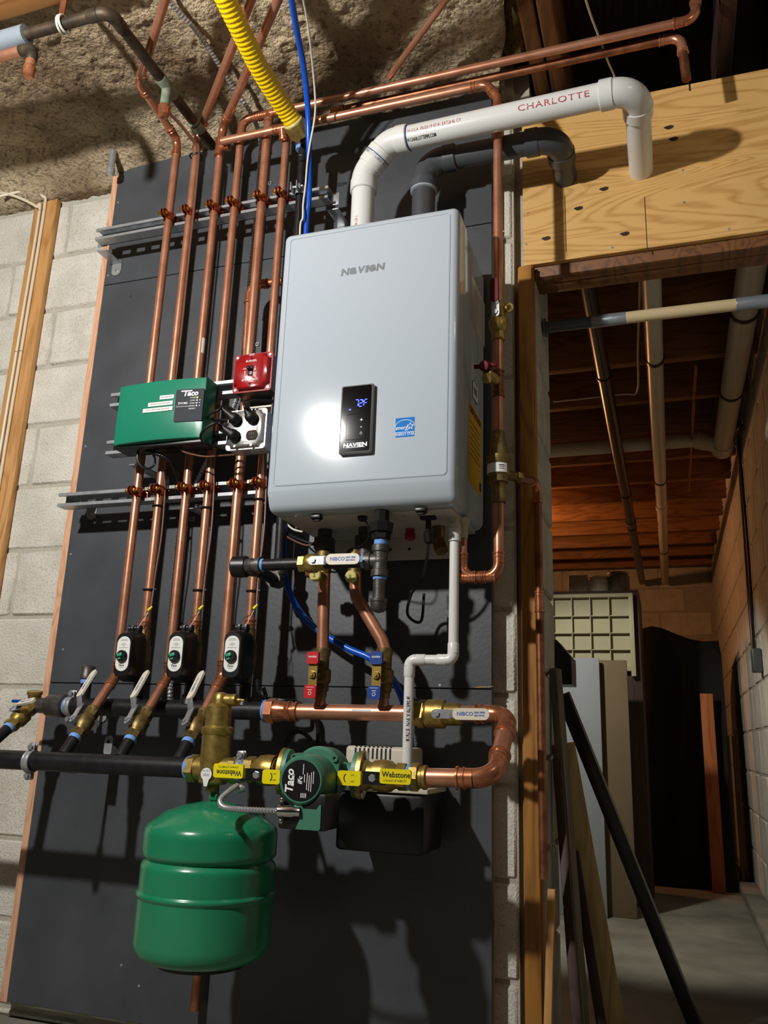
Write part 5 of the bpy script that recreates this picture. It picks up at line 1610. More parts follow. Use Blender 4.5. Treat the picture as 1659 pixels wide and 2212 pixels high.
V2 = thing('purge_valve', 'small brass drain cock with red tee handle on the copper feed', 'valve', (xr, yB, 1.58))
zq = at(1070, 830, yB).z
b0 = V((xr, yB, zq))
b1 = at(1052, 805, yB - 0.045)
part('tee', join(sock(b0, (0, 0, 1), R1, 0.034), sock(b0, (0, 0, -1), R1, 0.034)), 'copper_dull', V2)
dv_ = (b1 - b0).normalized()
part('valve_body', join(lathe([(0, 0.009), (0.012, 0.011), (0.014, 0.013), (0.03, 0.013), (0.034, 0.011), (0.05, 0.011)], b0, dv_, 16), lathe([(0, 0.009), (0.012, 0.0095), (0.014, 0.012), (0.022, 0.012)], b0 + dv_ * 0.034, (-0.35, -1, -0.75), 16)), 'brass', V2)
hc = at(1049, 790, yB - 0.05)
part('tee_handle', join(lathe([(0, 0.009), (0.003, 0.0125), (0.010, 0.0125), (0.012, 0.011)], hc + V((0, 0.004, 0)), (-0.3, -1, -0.25), 18), obox(hc + V((-0.016, 0.001, 0.0)), (1, 0.1, 0), (0, 0, 1), 0.022, 0.01, 0.006, 0.002), obox(hc + V((0.016, 0.003, 0.002)), (1, 0.1, 0), (0, 0, 1), 0.02, 0.01, 0.006, 0.002), cyl(hc, b0 + dv_ * 0.04, 0.006, 12)), 'red_dark', V2)
part('handle_ring', torus(hc + V((-0.003, -0.0085, -0.002)), (-0.3, -1, -0.25), 0.0065, 0.0006, 18, 5), 'ink_red', V2)
V3 = thing('backflow_preventer', 'brass backflow preventer with white sticker on the copper feed', 'valve', (xr, yB, 1.20))
zk = lambda py: at(1077, py, yB).z
part('body', lathe([(zk(1088), 0.0125), (zk(1086), 0.0165), (zk(1062), 0.0165), (zk(1058), 0.0145), (zk(1045), 0.0165), (zk(1043), 0.0215), (zk(1030), 0.0215), (zk(1027), 0.0245), (zk(1003), 0.025), (zk(1000), 0.0275), (zk(987), 0.0275), (zk(984), 0.021), (zk(970), 0.0205), (zk(956), 0.0165), (zk(952), 0.0165), (zk(948), 0.0145), (zk(935), 0.0145), (zk(932), 0.0125)], (xr, yB, 0), (0, 0, 1), 20), 'brass_dull', V3)
stz0, stz1 = zk(1026), zk(1006)
a0, a1 = -2.9, -0.6
vs, fs = [], []
for k in range(15):
    a = a0 + (a1 - a0) * k / 14
    for z_ in (stz0, stz1):
        vs.append(V((xr + 0.0258 * math.cos(a), yB + 0.0258 * math.sin(a), z_)))
for k in range(14):
    fs.append((2 * k, 2 * k + 2, 2 * k + 3, 2 * k + 1))
stk2 = part('sticker', (vs, fs), 'label_white', V3)
def on_st(a, z, w, h):
    return obox((xr + 0.0262 * math.cos(a), yB + 0.0262 * math.sin(a), z), (-math.sin(a), math.cos(a), 0), (0, 0, 1), w, h, 0.0004)
part('print_line', on_st(-1.15, stz1 - 0.006, 0.012, 0.0016), 'ink_black', stk2)
part('print_line', on_st(-1.15, stz1 - 0.010, 0.010, 0.0012), 'ink_grey', stk2)
part('print_line', on_st(-1.15, stz1 - 0.014, 0.012, 0.0012), 'ink_grey', stk2)
vx = V((xr, yB, zk(1022)))
v1 = at(1118, 1031, yB + 0.03)
part('vent_branch', join(cyl(vx, v1, 0.0125, 16, 0.010), hexp(v1 - (v1 - vx).normalized() * 0.004, v1 + (v1 - vx).normalized() * 0.010, 0.0135)), 'brass_dull', V3)
# relief line from it down along the jamb
yJ = 0.02
rl = thing('relief_line', 'thin copper relief line bending down along the doorway stud', 'copper pipe', at(1195, 1890, yJ))
j0, j1 = at(1122, 1033, yB + 0.035), at(1158, 1046, yJ - 0.02)
jx = at(1166, 1250, yJ)
run(rl, [j0, V((jx.x, yJ - 0.012, j1.z + 0.006)), V((jx.x, yJ - 0.012, at(1190, 1900, yJ - 0.012).z))], 0.0095, 'copper_dull', 'copper_bright')
pz = at(1169, 1300, yJ - 0.012)
coupling(rl, (jx.x, yJ - 0.012, pz.z), (0, 0, 1), 0.0095, 'copper_bright', L=0.05)
# ================================================================ control box, switch, outlets
YS = -0.179          # front of the middle struts
cbT = thing('zone_controller', 'green zone valve control box with white name strips', 'control box', (-0.34, YS, 1.41))
YFc = YS - 0.068
TL, TR, BR, BL = at(257, 833, YFc), at(444, 812, YFc), at(432, 945, YFc), at(240, 959, YFc)
x0, x1 = (TL.x + BL.x) / 2, (TR.x + BR.x) / 2
z1, z0 = (TL.z + TR.z) / 2, (BL.z + BR.z) / 2
# curved cover: shallow bow in x
n = 14
vs, fs = [], []
def bow(u):
    return YFc + 0.010 * (2 * u - 1) ** 2 - 0.004
rows = ((0.0, 0.0), (0.0, 1.0))
def ring_(yadd, inset):
    out = []
    for k in range(n + 1):
        u = k / n
        out.append((x0 + inset + (x1 - x0 - 2 * inset) * u, bow(u) + yadd, z1 - inset))
    for k in range(n, -1, -1):
        u = k / n
        out.append((x0 + inset + (x1 - x0 - 2 * inset) * u, bow(u) + yadd, z0 + inset))
    return [V(p) for p in out]
rs_ = [ring_(0.0, 0.004), ring_(0.0012, 0.0015), ring_(0.004, 0.0)]
back = [V((p.x, YS - 0.012, p.z)) for p in rs_[-1]]
rs_.append(back)
m2 = len(back)
for r_ in rs_:
    vs += r_
for q in range(len(rs_) - 1):
    for k in range(m2):
        fs.append((q * m2 + k, q * m2 + (k + 1) % m2, (q + 1) * m2 + (k + 1) % m2, (q + 1) * m2 + k))
h_ = n + 1
for k in range(n):
    fs.append((k, k + 1, m2 - 2 - k, m2 - 1 - k))
cover_ = part('cover', (vs, fs), 'box_green', cbT, sharp=30)
part('base', box((x0 + 0.004, YFc + 0.012, z0 - 0.010), (x1 - 0.002, YS + 0.0005, z0 - 0.0006), 0.002), 'black_plastic', cbT)
part('base', box((x0 + 0.004, YS - 0.012, z0), (x1 - 0.002, YS + 0.001, z1 - 0.004), 0.002), 'black_plastic', cbT)
# status panel on the front
def cf(px, py, o=0.0):
    p = at(px, py, YFc)
    u = (p.x - x0) / (x1 - x0)
    return at(px, py, bow(u) - o)
A, B, D = cf(382, 843), cf(444, 839), cf(377, 912)
pA = V((A.x, 0, A.z))
slope = (bow((B.x - x0) / (x1 - x0)) - bow((A.x - x0) / (x1 - x0))) / (B.x - A.x)
wP, hP = B.x - A.x - 0.001, A.z - D.z
cP = V(((A.x + B.x) / 2, (A.y + B.y) / 2, (A.z + D.z) / 2))
xd = V((1, slope, 0)).normalized()
sp2 = part('status_panel', prism(rrect(wP, hP, 0.003), cP + V((0, -0.001, 0)), xd, (0, 0, 1), 0.0045), 'label_grey', cover_)
nP = V((slope, -1, 0)).normalized()
def pp(u, v):
    return cP + V((0, -0.001, 0)) + nP * 0.0028 + xd * (u * wP) + V((0, 0, v * hP))
text('Taco', 0.020, 'ink_white', sp2, pp(0.02, 0.36), xd, (0, 0, 1), bold=0.0007, shear=0.2)
part('line_mark', obox(pp(-0.12, 0.44), xd, (0, 0, 1), 0.03, 0.003, 0.0005), 'ink_white', sp2)
text('ZVC403', 0.0075, 'ink_white', sp2, pp(-0.22, 0.06), xd, (0, 0, 1), bold=0.0001)
text('ZONE VALVE CONTROL', 0.0035, 'ink_white', sp2, pp(-0.2, -0.04), xd, (0, 0, 1))
for q, t_ in enumerate(('POWER', 'ZONE 1', 'ZONE 2', 'ZONE 3', 'PRIORITY')):
    v = 0.22 - q * 0.085
    text(t_, 0.0045, 'ink_white', sp2, pp(0.13, v), xd, (0, 0, 1))
    if q < 4:
        part('status_light', lathe([(0, 0.0022), (0.0006, 0.0018)], pp(0.28, v), nP, 10), 'led_yellow' if q == 0 else 'ink_white', sp2)
    if 0 < q < 4:
        part('status_light', lathe([(0, 0.0016), (0.0006, 0.0013)], pp(0.38, v), nP, 10), 'ink_white', sp2)
# name strips
for px, py, w, s_ in ((361, 858, 0.040, 'NEW ADDITION'), (347, 872.5, 0.071, 'SECOND FLOOR OLD HOUSE'), (341, 885, 0.086, 'FIRST FL FIRST FLOOR OLD HOUSE')):
    p = cf(px, py)
    u = (p.x - x0) / (x1 - x0)
    sl_ = 0.010 * 4 * (2 * u - 1) / (x1 - x0)
    xd2 = V((1, sl_, 0)).normalized()
    n2 = V((sl_, -1, 0)).normalized()
    st_ = part('name_strip', prism(rrect(w, 0.0105, 0.0005), p + n2 * 0.0010, xd2, (0, 0, 1), 0.0008), 'label_white', cover_)
    text(s_, 0.0052, 'ink_black', st_, p + n2 * 0.0017, xd2, (0, 0, 1), sx=0.82)
# knockouts and cables underneath
for px in (300, 372):
    q = at(px, 968, YS - 0.03)
    part('cable_clamp', join(box(q + V((-0.014, -0.008, -0.006)), q + V((0.014, 0.008, 0.004)), 0.002), ball(q + V((-0.008, -0.008, 0.0)), 0.003, 8, 6)), 'black_plastic', cbT)
bn = thing('control_cable', 'black braided cable dropping from the green control box', 'cable', at(388, 1045, -0.12))
part('sheath', ribbed([at(312, 972, YS - 0.03), at(322, 975, YS - 0.03), at(350, 985, YS - 0.02), at(370, 1000, YS + 0.0), at(382, 1025, YS + 0.03), at(388, 1045, YS + 0.06), at(389, 1080, -0.06)], 0.0048, 0.0058, 0.006, 10), 'wire_black', bn)
lpw = thing('control_cable', 'black wire loop hanging under the green control box', 'cable', at(320, 1010, -0.2))
part('sheath', cable([at(298, 975, YS - 0.03), at(297, 992, YS - 0.03), at(306, 1008, YS - 0.03), at(322, 1012, YS - 0.03), at(334, 1002, YS - 0.03), at(334, 988, YS - 0.02), at(326, 978, YS)], 0.0030, 8, 8), 'wire_black', lpw)
bw = thing('control_cable', 'thin brown wire sagging from control box to the outlet box', 'cable', at(450, 985, -0.19))
part('sheath', cable([at(385, 965, YS - 0.03), at(400, 977, YS - 0.03), at(440, 986, YS - 0.03), at(470, 985, YS - 0.02), at(508, 982, YS)], 0.0024, 8, 8), 'wire_brown', bw)

# ---- red emergency switch
YE = -0.232
T = thing('emergency_switch', 'red emergency gas burner switch box above the outlet box', 'switch', (-0.115, YS, 1.53))
TL, TR, BR, BL = at(507, 768, YE), at(590, 759, YE), at(585, 843, YE), at(503, 849, YE)
cx, cz = (TL.x + TR.x + BR.x + BL.x) / 4, (TL.z + TR.z + BR.z + BL.z) / 4
W_, H_ = (TR.x + BR.x - TL.x - BL.x) / 2, (TL.z + TR.z - BL.z - BR.z) / 2
part('back_box', box((cx - W_ / 2 + 0.003, YE + 0.004, cz - H_ / 2 + 0.003), (cx + W_ / 2 - 0.003, YS, cz + H_ / 2 - 0.003), 0.004), 'steel_dark', T)
pl_ = part('cover_plate', join(prism(rrect(W_, H_, 0.007), (cx, YE + 0.002, cz), (1, 0, 0), (0, 0, 1), 0.003)), 'red_paint', T)
rp = []
for a, b in ((1, 1), (-1, 1), (-1, -1), (1, -1)):
    pass
def notched(w, h, r):
    out = []
    for sx, sy, st_ in ((1, 1, 1), (-1, 1, -1), (-1, -1, 1), (1, -1, -1)):
        c = (sx * w / 2, sy * h / 2)
        pts = [(c[0] - sx * r * math.cos(t) , c[1] - sy * r * math.sin(t)) for t in [math.pi / 2 * k / 5 for k in range(6)]]
        # order counter clockwise
        if (sx, sy) in ((1, 1), (-1, -1)):
            pts = [(c[0] - sx * r * math.sin(t), c[1] - sy * r * math.cos(t)) for t in [math.pi / 2 * k / 5 for k in range(6)]]
        out += pts
    return out
def raised(w, h, d, y, mname, T_, nm, cr=0.013):
    o1, o2, o3 = notched(w, h, cr), notched(w - 0.004, h - 0.004, cr), notched(w - 0.010, h - 0.010, cr)
    vs = [V((cx + a, y, cz + b)) for a, b in o1] + [V((cx + a, y - d * 0.7, cz + b)) for a, b in o2] + [V((cx + a, y - d, cz + b)) for a, b in o3]
    n_ = len(o1)
    fs = []
    for q in range(2):
        for k in range(n_):
            fs.append((q * n_ + k, q * n_ + (k + 1) % n_, (q + 1) * n_ + (k + 1) % n_, (q + 1) * n_ + k))
    fs.append(tuple(2 * n_ + k for k in range(n_)))
    return part(nm, (vs, fs), mname, T_, sharp=50)
rf = raised(W_ - 0.008, H_ - 0.008, 0.012, YE + 0.001, 'red_paint', pl_, 'raised_face')
yf = YE - 0.0114
for a, b in ((1, 1), (-1, 1), (-1, -1), (1, -1)):
    part('screw', lathe([(0, 0.0042), (0.002, 0.0035)], (cx + a * (W_ / 2 - 0.008), YE + 0.0008, cz + b * (H_ / 2 - 0.008)), (0, -1, 0), 10), 'steel', pl_)
for b in (0.034, -0.034):
    part('screw', ball((cx, yf, cz + b), 0.0032, 10, 6), 'red_paint', pl_)
part('toggle', join(box((cx - 0.006, yf - 0.003, cz - 0.013), (cx + 0.006, yf + 0.002, cz + 0.013), 0.001), beam((cx, yf - 0.001, cz), (cx - 0.001, yf - 0.015, cz + 0.004), 0.008, 0.008, (1, 0, 0), 0.002)), 'black_plastic', pl_)
text('GAS', 0.0078, 'ink_white', pl_, (cx, yf - 0.0004, cz + 0.0425))
text('BURNER', 0.0078, 'ink_white', pl_, (cx, yf - 0.0004, cz + 0.0255))
text('ON', 0.006, 'ink_white', pl_, (cx - 0.016, yf - 0.0004, cz + 0.006))
text('OFF', 0.006, 'ink_white', pl_, (cx + 0.012, yf - 0.0004, cz - 0.008))
text('EMERGENCY', 0.0078, 'ink_white', pl_, (cx, yf - 0.0004, cz - 0.0245))
for sx, sg in ((-0.015, 1), (0.012, -1)):
    zc0 = cz - 0.005 if sg > 0 else cz + 0.005
    part('arrow_mark', join(ribbon([V((cx + sx, yf - 0.0004, zc0 - 0.005)), V((cx + sx, yf - 0.0004, zc0 + 0.005))], 0.001), ribbon([V((cx + sx - 0.002, yf - 0.0004, zc0 + sg * 0.002)), V((cx + sx, yf - 0.0004, zc0 + sg * 0.005)), V((cx + sx + 0.002, yf - 0.0004, zc0 + sg * 0.002))], 0.001)), 'ink_white', pl_)
part('bracket_arm', box((cx - 0.03, YS + 0.0008, cz - H_ / 2 - 0.02), (cx + 0.03, YS + 0.0035, cz)), 'steel_dark', T)

# ---- quad outlet box
YE = -0.232
T = thing('outlet_box', 'shiny steel outlet box with black plugs beside the boiler', 'outlet', (-0.115, YS, 1.38))
TL, TR, BR, BL = at(493.5, 888.5, YE), at(576, 881, YE), at(573, 968, YE), at(487, 973, YE)
cx, cz = (TL.x + TR.x + BR.x + BL.x) / 4, (TL.z + TR.z + BR.z + BL.z) / 4
W_, H_ = (TR.x + BR.x - TL.x - BL.x) / 2, (TL.z + TR.z - BL.z - BR.z) / 2
part('back_box', box((cx - W_ / 2 + 0.003, YE + 0.004, cz - H_ / 2 + 0.003), (cx + W_ / 2 - 0.003, YS, cz + H_ / 2 - 0.003), 0.004), 'galvanized', T)
for q in (-0.018, 0.014):
    part('knockout', lathe([(0, 0.012), (0.0008, 0.0115)], (cx + q, YE + 0.026, cz - H_ / 2 + 0.003), (0, 0, -1), 18), 'steel', T)
pl_ = part('cover_plate', prism(rrect(W_, H_, 0.008), (cx, YE + 0.002, cz), (1, 0, 0), (0, 0, 1), 0.003), 'plate_steel', T)
raised(W_ - 0.006, H_ - 0.006, 0.010, YE + 0.001, 'plate_steel', pl_, 'raised_face', 0.011)
yf = YE - 0.0092
us = (-0.023, 0.021)
vs_ = (0.021, -0.020)
for a in us:
    for b in (0.045, 0.0, -0.045):
        part('screw', lathe([(0, 0.0034), (0.0015, 0.003)], (cx + a, yf, cz + b), (0, -1, 0), 10), 'steel', pl_)
k_ = [(0.0155 * math.cos(t), max(-0.0125, min(0.0125, 0.0155 * math.sin(t)))) for t in [2 * math.pi * q / 24 for q in range(24)]]
for i_, a in enumerate(us):
    for j_, b in enumerate(vs_):
        rc = part('receptacle', prism(k_, (cx + a, yf - 0.0004, cz + b), (1, 0, 0), (0, 0, 1), 0.002), 'outlet_brown' if (i_, j_) == (1, 1) else 'black_plastic', pl_)
        if (i_, j_) == (1, 1):
            for q in (-0.0055, 0.0, 0.0055):
                part('slot', box((cx + a + q - 0.0017, yf - 0.0016, cz + b + 0.0005), (cx + a + q + 0.0017, yf - 0.0013, cz + b + 0.008)), 'ink_black', rc)
            part('slot', box((cx + a - 0.002, yf - 0.0016, cz + b - 0.008), (cx + a + 0.002, yf - 0.0013, cz + b - 0.004)), 'ink_black', rc)
def plug(a, b, ddir, pts, lab):
    P = thing('power_cord', lab, 'power cord', (cx + a, yf - 0.02, cz + b), 'black power cords at the outlet box')
    c = V((cx + a, yf - 0.0014, cz + b))
    d = V(ddir).normalized()
    e = c + V((0, -0.020, 0)) + d * 0.004
    part('plug', join(lathe([(0.0, 0.0135), (0.004, 0.0148), (0.013, 0.014), (0.02, 0.0115), (0.024, 0.006)], c, V((0, -1, 0)) + d * 0.12, 18), lathe([(0, 0.0115), (0.010, 0.0095), (0.018, 0.0075), (0.03, 0.0052)], e + V((0, 0.006, 0)), d + V((0, -0.35, 0)), 14)), 'black_rubber', P)
    s0 = e + d * 0.022 + V((0, -0.004, 0))
    part('cord', cable([s0, s0 + d * 0.012 + V((0, -0.003, 0))] + pts, 0.0036, 8, 10), 'black_rubber', P)
YK = YE - 0.03
plug(us[0], vs_[0], (-0.75, 0, 0.65), [at(470, 887, YK - 0.02), at(452, 895, YK), at(450, 903, YE + 0.02), at(470, 907, YE + 0.04), at(505, 908, YE + 0.06)], 'black power cord plugged in beside the green control box, short upper loop')
plug(us[0], vs_[1], (-0.8, 0, 0.6), [at(465, 914, YK - 0.03), at(441, 928, YK - 0.03), at(434, 945, YK - 0.015), at(445, 958, YE), at(470, 966, YE + 0.03), at(500, 972, YE + 0.05)], 'black power cord plugged in beside the green control box, large lower loop')
plug(us[1], vs_[0], (-0.35, 0, 0.9), [at(530, 880, YK - 0.015), at(537, 868, YK), at(560, 864, YE + 0.0), at(588, 867, YE + 0.04), at(610, 872, YE + 0.06)], 'black power cord plugged in nearest the boiler, arching behind it')
# ================================================================ old pipes under the concrete, stud cables
ZO = 2.398
e0 = onz(236, 24, ZO)
old = thing('old_drain', 'old tarnished pipe with grey insulation elbowing under the concrete', 'pipe', (e0.x, -0.1, 2.3))
lft = onz(-60, 103, ZO)
RO = 0.0142
yo_ = e0.y
gl = onz(58, 74, ZO).x
run(old, [(gl - 0.02, yo_, ZO), (e0.x, yo_, ZO), (e0.x, -0.09, ZO)], RO, 'old_pipe', 'old_pipe', R=0.03, L=0.03, press=False)
part('insulation_sleeve', lathe([(0, 0.015), (0.001, 0.0245), (0.6, 0.0245)], (gl, yo_, ZO), (-1, 0, 0), 20), 'insulation', old)
t0 = onz(362, 187, ZO)
part('tee', join(sock(V((e0.x, t0.y, ZO)), (0, 1, 0), RO, 0.035, False), sock(V((e0.x, t0.y, ZO)), (0, -1, 0), RO, 0.035, False)), 'verdigris', old)
zs0, zs1 = at(359, 232, t0.y).z, at(357, 250, t0.y).z
part('drop', cyl((e0.x, t0.y, ZO), (e0.x, t0.y, zs0 - 0.01), RO * 0.92, 18), 'verdigris', old)
part('cap', lathe([(0, RO * 1.0), (0.004, RO * 1.2), (0.012, RO * 1.2), (0.014, RO * 1.05), (0.03, RO * 1.05), (0.032, RO * 0.8)], (e0.x, t0.y, zs0 + 0.006), (0, 0, -1), 18), 'copper_bright', old)
c2 = onz(418, 268, ZO)
part('joint', join(sock(V((e0.x, c2.y, ZO)), (0, 1, 0), RO, 0.03, False), torus((e0.x, c2.y - 0.01, ZO), (0, 1, 0), RO * 1.1, 0.004, 18, 8)), 'verdigris', old)
hk = onz(125, 45, ZO)
part('hanger_strap', join(torus((hk.x, yo_, ZO), (1, 0.1, 0), RO + 0.006, 0.003, 22, 8), torus((hk.x + 0.01, yo_, ZO), (1, -0.05, 0), RO + 0.006, 0.003, 22, 8)), 'wire_white', old)
part('hanger_strap', box((hk.x - 0.006, yo_ - 0.008, ZO + RO), (hk.x + 0.012, yo_ - 0.005, 2.50)), 'copper_dull', old)
# second stub with a copper cap, farther left
s1 = onz(72, 103, ZO - 0.03)
os_ = thing('old_stub', 'old copper stub turning down with a bright cap at the concrete', 'pipe', (s1.x, s1.y, 2.3))
zc_ = at(70, 162, s1.y).z
run(os_, [(s1.x - 0.4, s1.y, ZO - 0.03), (s1.x, s1.y, ZO - 0.03), (s1.x, s1.y, zc_ + 0.02)], 0.0125, 'copper', 'old_pipe', R=0.02, L=0.02, press=False)
part('cap', lathe([(0, 0.0125), (0.004, 0.0155), (0.012, 0.0155), (0.014, 0.0138), (0.03, 0.0138), (0.033, 0.01)], (s1.x, s1.y, zc_ + 0.03), (0, 0, -1), 18), 'copper_bright', os_)
# galvanized capped pipe at the board corner
gp_ = at(246, 318, -0.06)
cz_ = at(240, 375, -0.06).z
cp = thing('capped_pipe', 'galvanized capped pipe poking from the concrete beside the board corner', 'pipe', (gp_.x, -0.06, cz_))
part('pipe', cyl((gp_.x, -0.06, cz_ + 0.01), (gp_.x, -0.06, 2.49), 0.0095, 16), 'galvanized', cp)
part('sleeve', cyl((gp_.x, -0.06, cz_ + 0.01), (gp_.x, -0.06, at(243, 330, -0.06).z), 0.0102, 16), 'galvanized', cp)
part('cap', lathe([(0, 0.0085), (0.004, 0.0135), (0.014, 0.014), (0.024, 0.0135), (0.027, 0.0105)], (gp_.x, -0.06, cz_ - 0.004), (0, 0, 1), 16), 'galvanized', cp)
# armoured cable along the concrete then down behind the risers
bx = thing('armored_cable', 'silver armored cable crossing the concrete and dropping behind the risers', 'cable', at(525, 640, -0.02))
q = [onz(300, -90, 2.505), onz(345, -25, 2.50), onz(380, 20, 2.50), onz(420, 62, 2.50), onz(460, 118, 2.495), onz(505, 190, 2.485), onz(543, 246, 2.46), at(562, 300, -0.03), at(561, 360, -0.025), at(553, 470, -0.025), at(541, 590, -0.025), at(535, 660, -0.025), at(515, 850, -0.025), (at(389, 1090, -0.02).x + 0.02, -0.02, 1.30), at(372, 1300, -0.02), at(368, 1480, -0.02), at(372, 1530, -0.03)]
part('sheath', ribbed(q, 0.0054, 0.0076, 0.010, 10, 6), 'steel', bx)
ac = thing('armored_cable', 'silver armored cable end below the second zone valve', 'cable', at(368, 1515, -0.05))
part('sheath', ribbed([at(370, 1466, -0.06), at(368, 1480, -0.06), at(367, 1500, -0.06), at(368, 1516, -0.05)], 0.0052, 0.0075, 0.0085, 10, 6), 'steel', ac)
# thin wires from the ceiling down riser two
tw_ = thing('thermostat_cable', 'bundle of brown thermostat wires from ceiling down the second riser', 'cable', (PX[1], YP, 1.7), 'thermostat cables on the risers')
for q_, dx in enumerate((0.0, 0.004, 0.008)):
    part('strand', cable([onz(308 + q_ * 2, 130, 2.40), onz(300 + q_ * 3, 170, 2.385), onz(330 + q_ * 3, 215, 2.385), onz(380 + q_ * 3, 262, 2.385), at(415 + q_ * 3, 305, YP - 0.03), (PX[1] + 0.010 + dx, YP - 0.016, 2.35), (PX[1] + 0.014 + dx * 0.5, YP - 0.008, 2.25), (PX[1] + 0.015 + dx * 0.3, YP - 0.006, 2.0), (PX[1] + 0.015 + dx * 0.3, YP - 0.004, 1.8), (PX[1] + 0.015, YP - 0.004, 1.63), (PX[1] + 0.012, YP, 1.55)], 0.0019, 6, 6), 'wire_brown', tw_)
part('cable_tie', torus((PX[1] + 0.002, YP - 0.003, 2.335), (0, 0, 1), R1 + 0.006, 0.0022, 20, 6), 'black_plastic', tw_)
# cables on the stud
for q_, (lab, dx) in enumerate((('cream cable stapled on pine stud, side toward the board', 0.0), ('cream cable stapled on pine stud, side away from the board', -0.0125))):
    T = thing('stud_cable', lab, 'cable', (sx - 0.02 + dx, 0.022, 0.01), 'cream cables on the stud')
    y_ = 0.0225
    if q_ == 0:
        top = [at(0, 424, y_ - 0.05), at(40, 415, y_ - 0.03), at(72, 411, y_ - 0.02), at(93, 425, y_ - 0.006), at(96, 452, y_)]
    else:
        top = [at(-20, 414, y_ - 0.05), at(20, 420, y_ - 0.04), at(52, 432, y_ - 0.02), at(79, 447, y_ - 0.004), at(85, 462, y_)]
    xs_ = top[-1].x
    part('sheath', cable(top + [(xs_ - 0.001, y_, 1.95), (xs_ - 0.003, y_, 1.6), (xs_ - 0.004, y_, 1.3), (xs_ - 0.004, y_, 0.9), (xs_ - 0.004, y_, 0.012)], 0.0048, 8, 8), 'wire_cream', T)
    for zz in (at(85, 456, y_).z, at(38, 760, y_).z):
        part('staple', torus((xs_ - 0.002, y_, zz), (0, 0, 1), 0.0055, 0.0012, 14, 5), 'steel', T)
# old wire over the plywood
ow = single('lamp_wire', cable([at(1235, -110, -0.42), at(1260, -20, -0.3), at(1275, 30, -0.2), at(1292, 75, -0.12), at(1312, 130, -0.05), at(1328, 168, 0.02), at(1332, 200, 0.035)], 0.0028), 'wire_cream', 'thin cream wire hanging in front of the joist bay', 'wire')
# ================================================================ back room through the doorway
ZP = 2.052
def hung(name, lab, x, r, y0, y1, z, m_, bands, cat='drain pipe'):
    T = thing(name, lab, cat, (x, y0, z - r))
    part('pipe', cyl((x, y0, z), (x, y1, z), r, 24), m_, T)
    for yb in bands:
        part('hanger_band', tubeshell((x, yb, z), (x, yb + 0.02, z), r + 0.003, r + 0.0002, 24), 'black_plastic', T)
        part('hanger_band', box((x - 0.006, yb, z + r), (x + 0.006, yb + 0.02, 2.166)), 'black_plastic', T)
    return T
T = hung('drain_pipe', 'shiny black plastic drain pipe slung under the back room joists', 0.667, 0.027, 0.32, 5.3, ZP, 'abs_black', (1.05, 2.65, 3.4))
part('coupling', tubeshell((0.667, 3.25, ZP), (0.667, 3.32, ZP), 0.032, 0.027, 24), 'grey_vent', T)
T = hung('drain_pipe', 'white plastic drain pipe slung under the back room joists', 0.85, 0.030, 0.32, 5.3, ZP, 'pvc_cream', (0.95, 2.42, 4.1))
part('coupling', tubeshell((0.85, 2.9, ZP), (0.85, 2.97, ZP), 0.035, 0.030, 24), 'pvc_cream', T)
ye = onz(1568, 955, 2.095).y
T = hung('drain_pipe', 'thick white plastic drain pipe beside the right wall with open cleanout end', 1.135, 0.042, 0.32, ye + 0.05, 2.095, 'pvc_cream', (0.75, 1.42))
part('cleanout_end', join(tubeshell((1.135, ye, 2.095), (1.135, ye + 0.10, 2.095), 0.049, 0.042, 24), lathe([(0, 0.045), (0.01, 0.046), (0.012, 0.02)], (1.135, ye + 0.095, 2.095), (0, 1, 0), 20)), 'pvc_cream', T)
yb = ye + 0.03
part('side_branch', join(cyl((1.135, yb, 2.095), (1.02, yb, 2.127), 0.042, 20), cyl((1.02, yb, 2.127), (0.30, yb, 2.127), 0.034, 20)), 'pvc_cream', T)
# insulated pipe crossing the doorway
ip0, ip1 = at(1178, 713, 0.16), at(1659, 645, 0.16)
zi = (ip0.z + ip1.z) / 2
ins = thing('insulated_pipe', 'foam insulated pipe crossing the doorway with silver tape joints', 'pipe', (0.85, 0.2, zi - 0.03))
yi = 0.205
def ix(px):
    return at(px, 690, yi).x
zi = at(1450, 675, yi).z
part('pipe', cyl((0.5635, yi, zi), (1.219, yi, zi), 0.011, 16), 'copper_dull', ins)
part('foam_sleeve', cyl((ix(1178), yi, zi), (ix(1285), yi, zi), 0.0155, 18), 'grey_vent', ins)
part('foam_sleeve', cyl((ix(1345), yi, zi), (ix(1600), yi, zi), 0.0160, 18), 'foam_cream', ins)
part('tape_wrap', lathe([(0, 0.015), (0.004, 0.0172), (ix(1352) - ix(1277), 0.0168)], (ix(1277), yi, zi), (1, 0, 0), 18), 'duct_tape', ins)
part('tape_wrap', lathe([(0, 0.0165), (0.003, 0.0175), (ix(1680) - ix(1592), 0.0175)], (ix(1592), yi, zi), (1, 0, 0), 18), 'duct_tape', ins)
part('escutcheon', lathe([(0, 0.026), (0.003, 0.026), (0.004, 0.012)], (0.5635, yi, zi), (1, 0, 0), 20), 'iron_fitting', ins)
# wire on the ceiling
single('ceiling_wire', cable([onz(1384, 560, 2.15), onz(1382, 620, 2.15), onz(1378, 760, 2.15), onz(1376, 845, 2.15), onz(1340, 852, 2.15), onz(1195, 868, 2.15)], 0.004, 6, 6), 'wire_cream', 'thin pale wire stapled across the back room joists', 'wire')
single('threaded_rod', join(cyl((1.0, 1.2, 2.12), (1.0, 2.9, 2.12), 0.006, 8)), 'copper_dull', 'thin rusty rod hung along the joists between white pipes', 'rod')
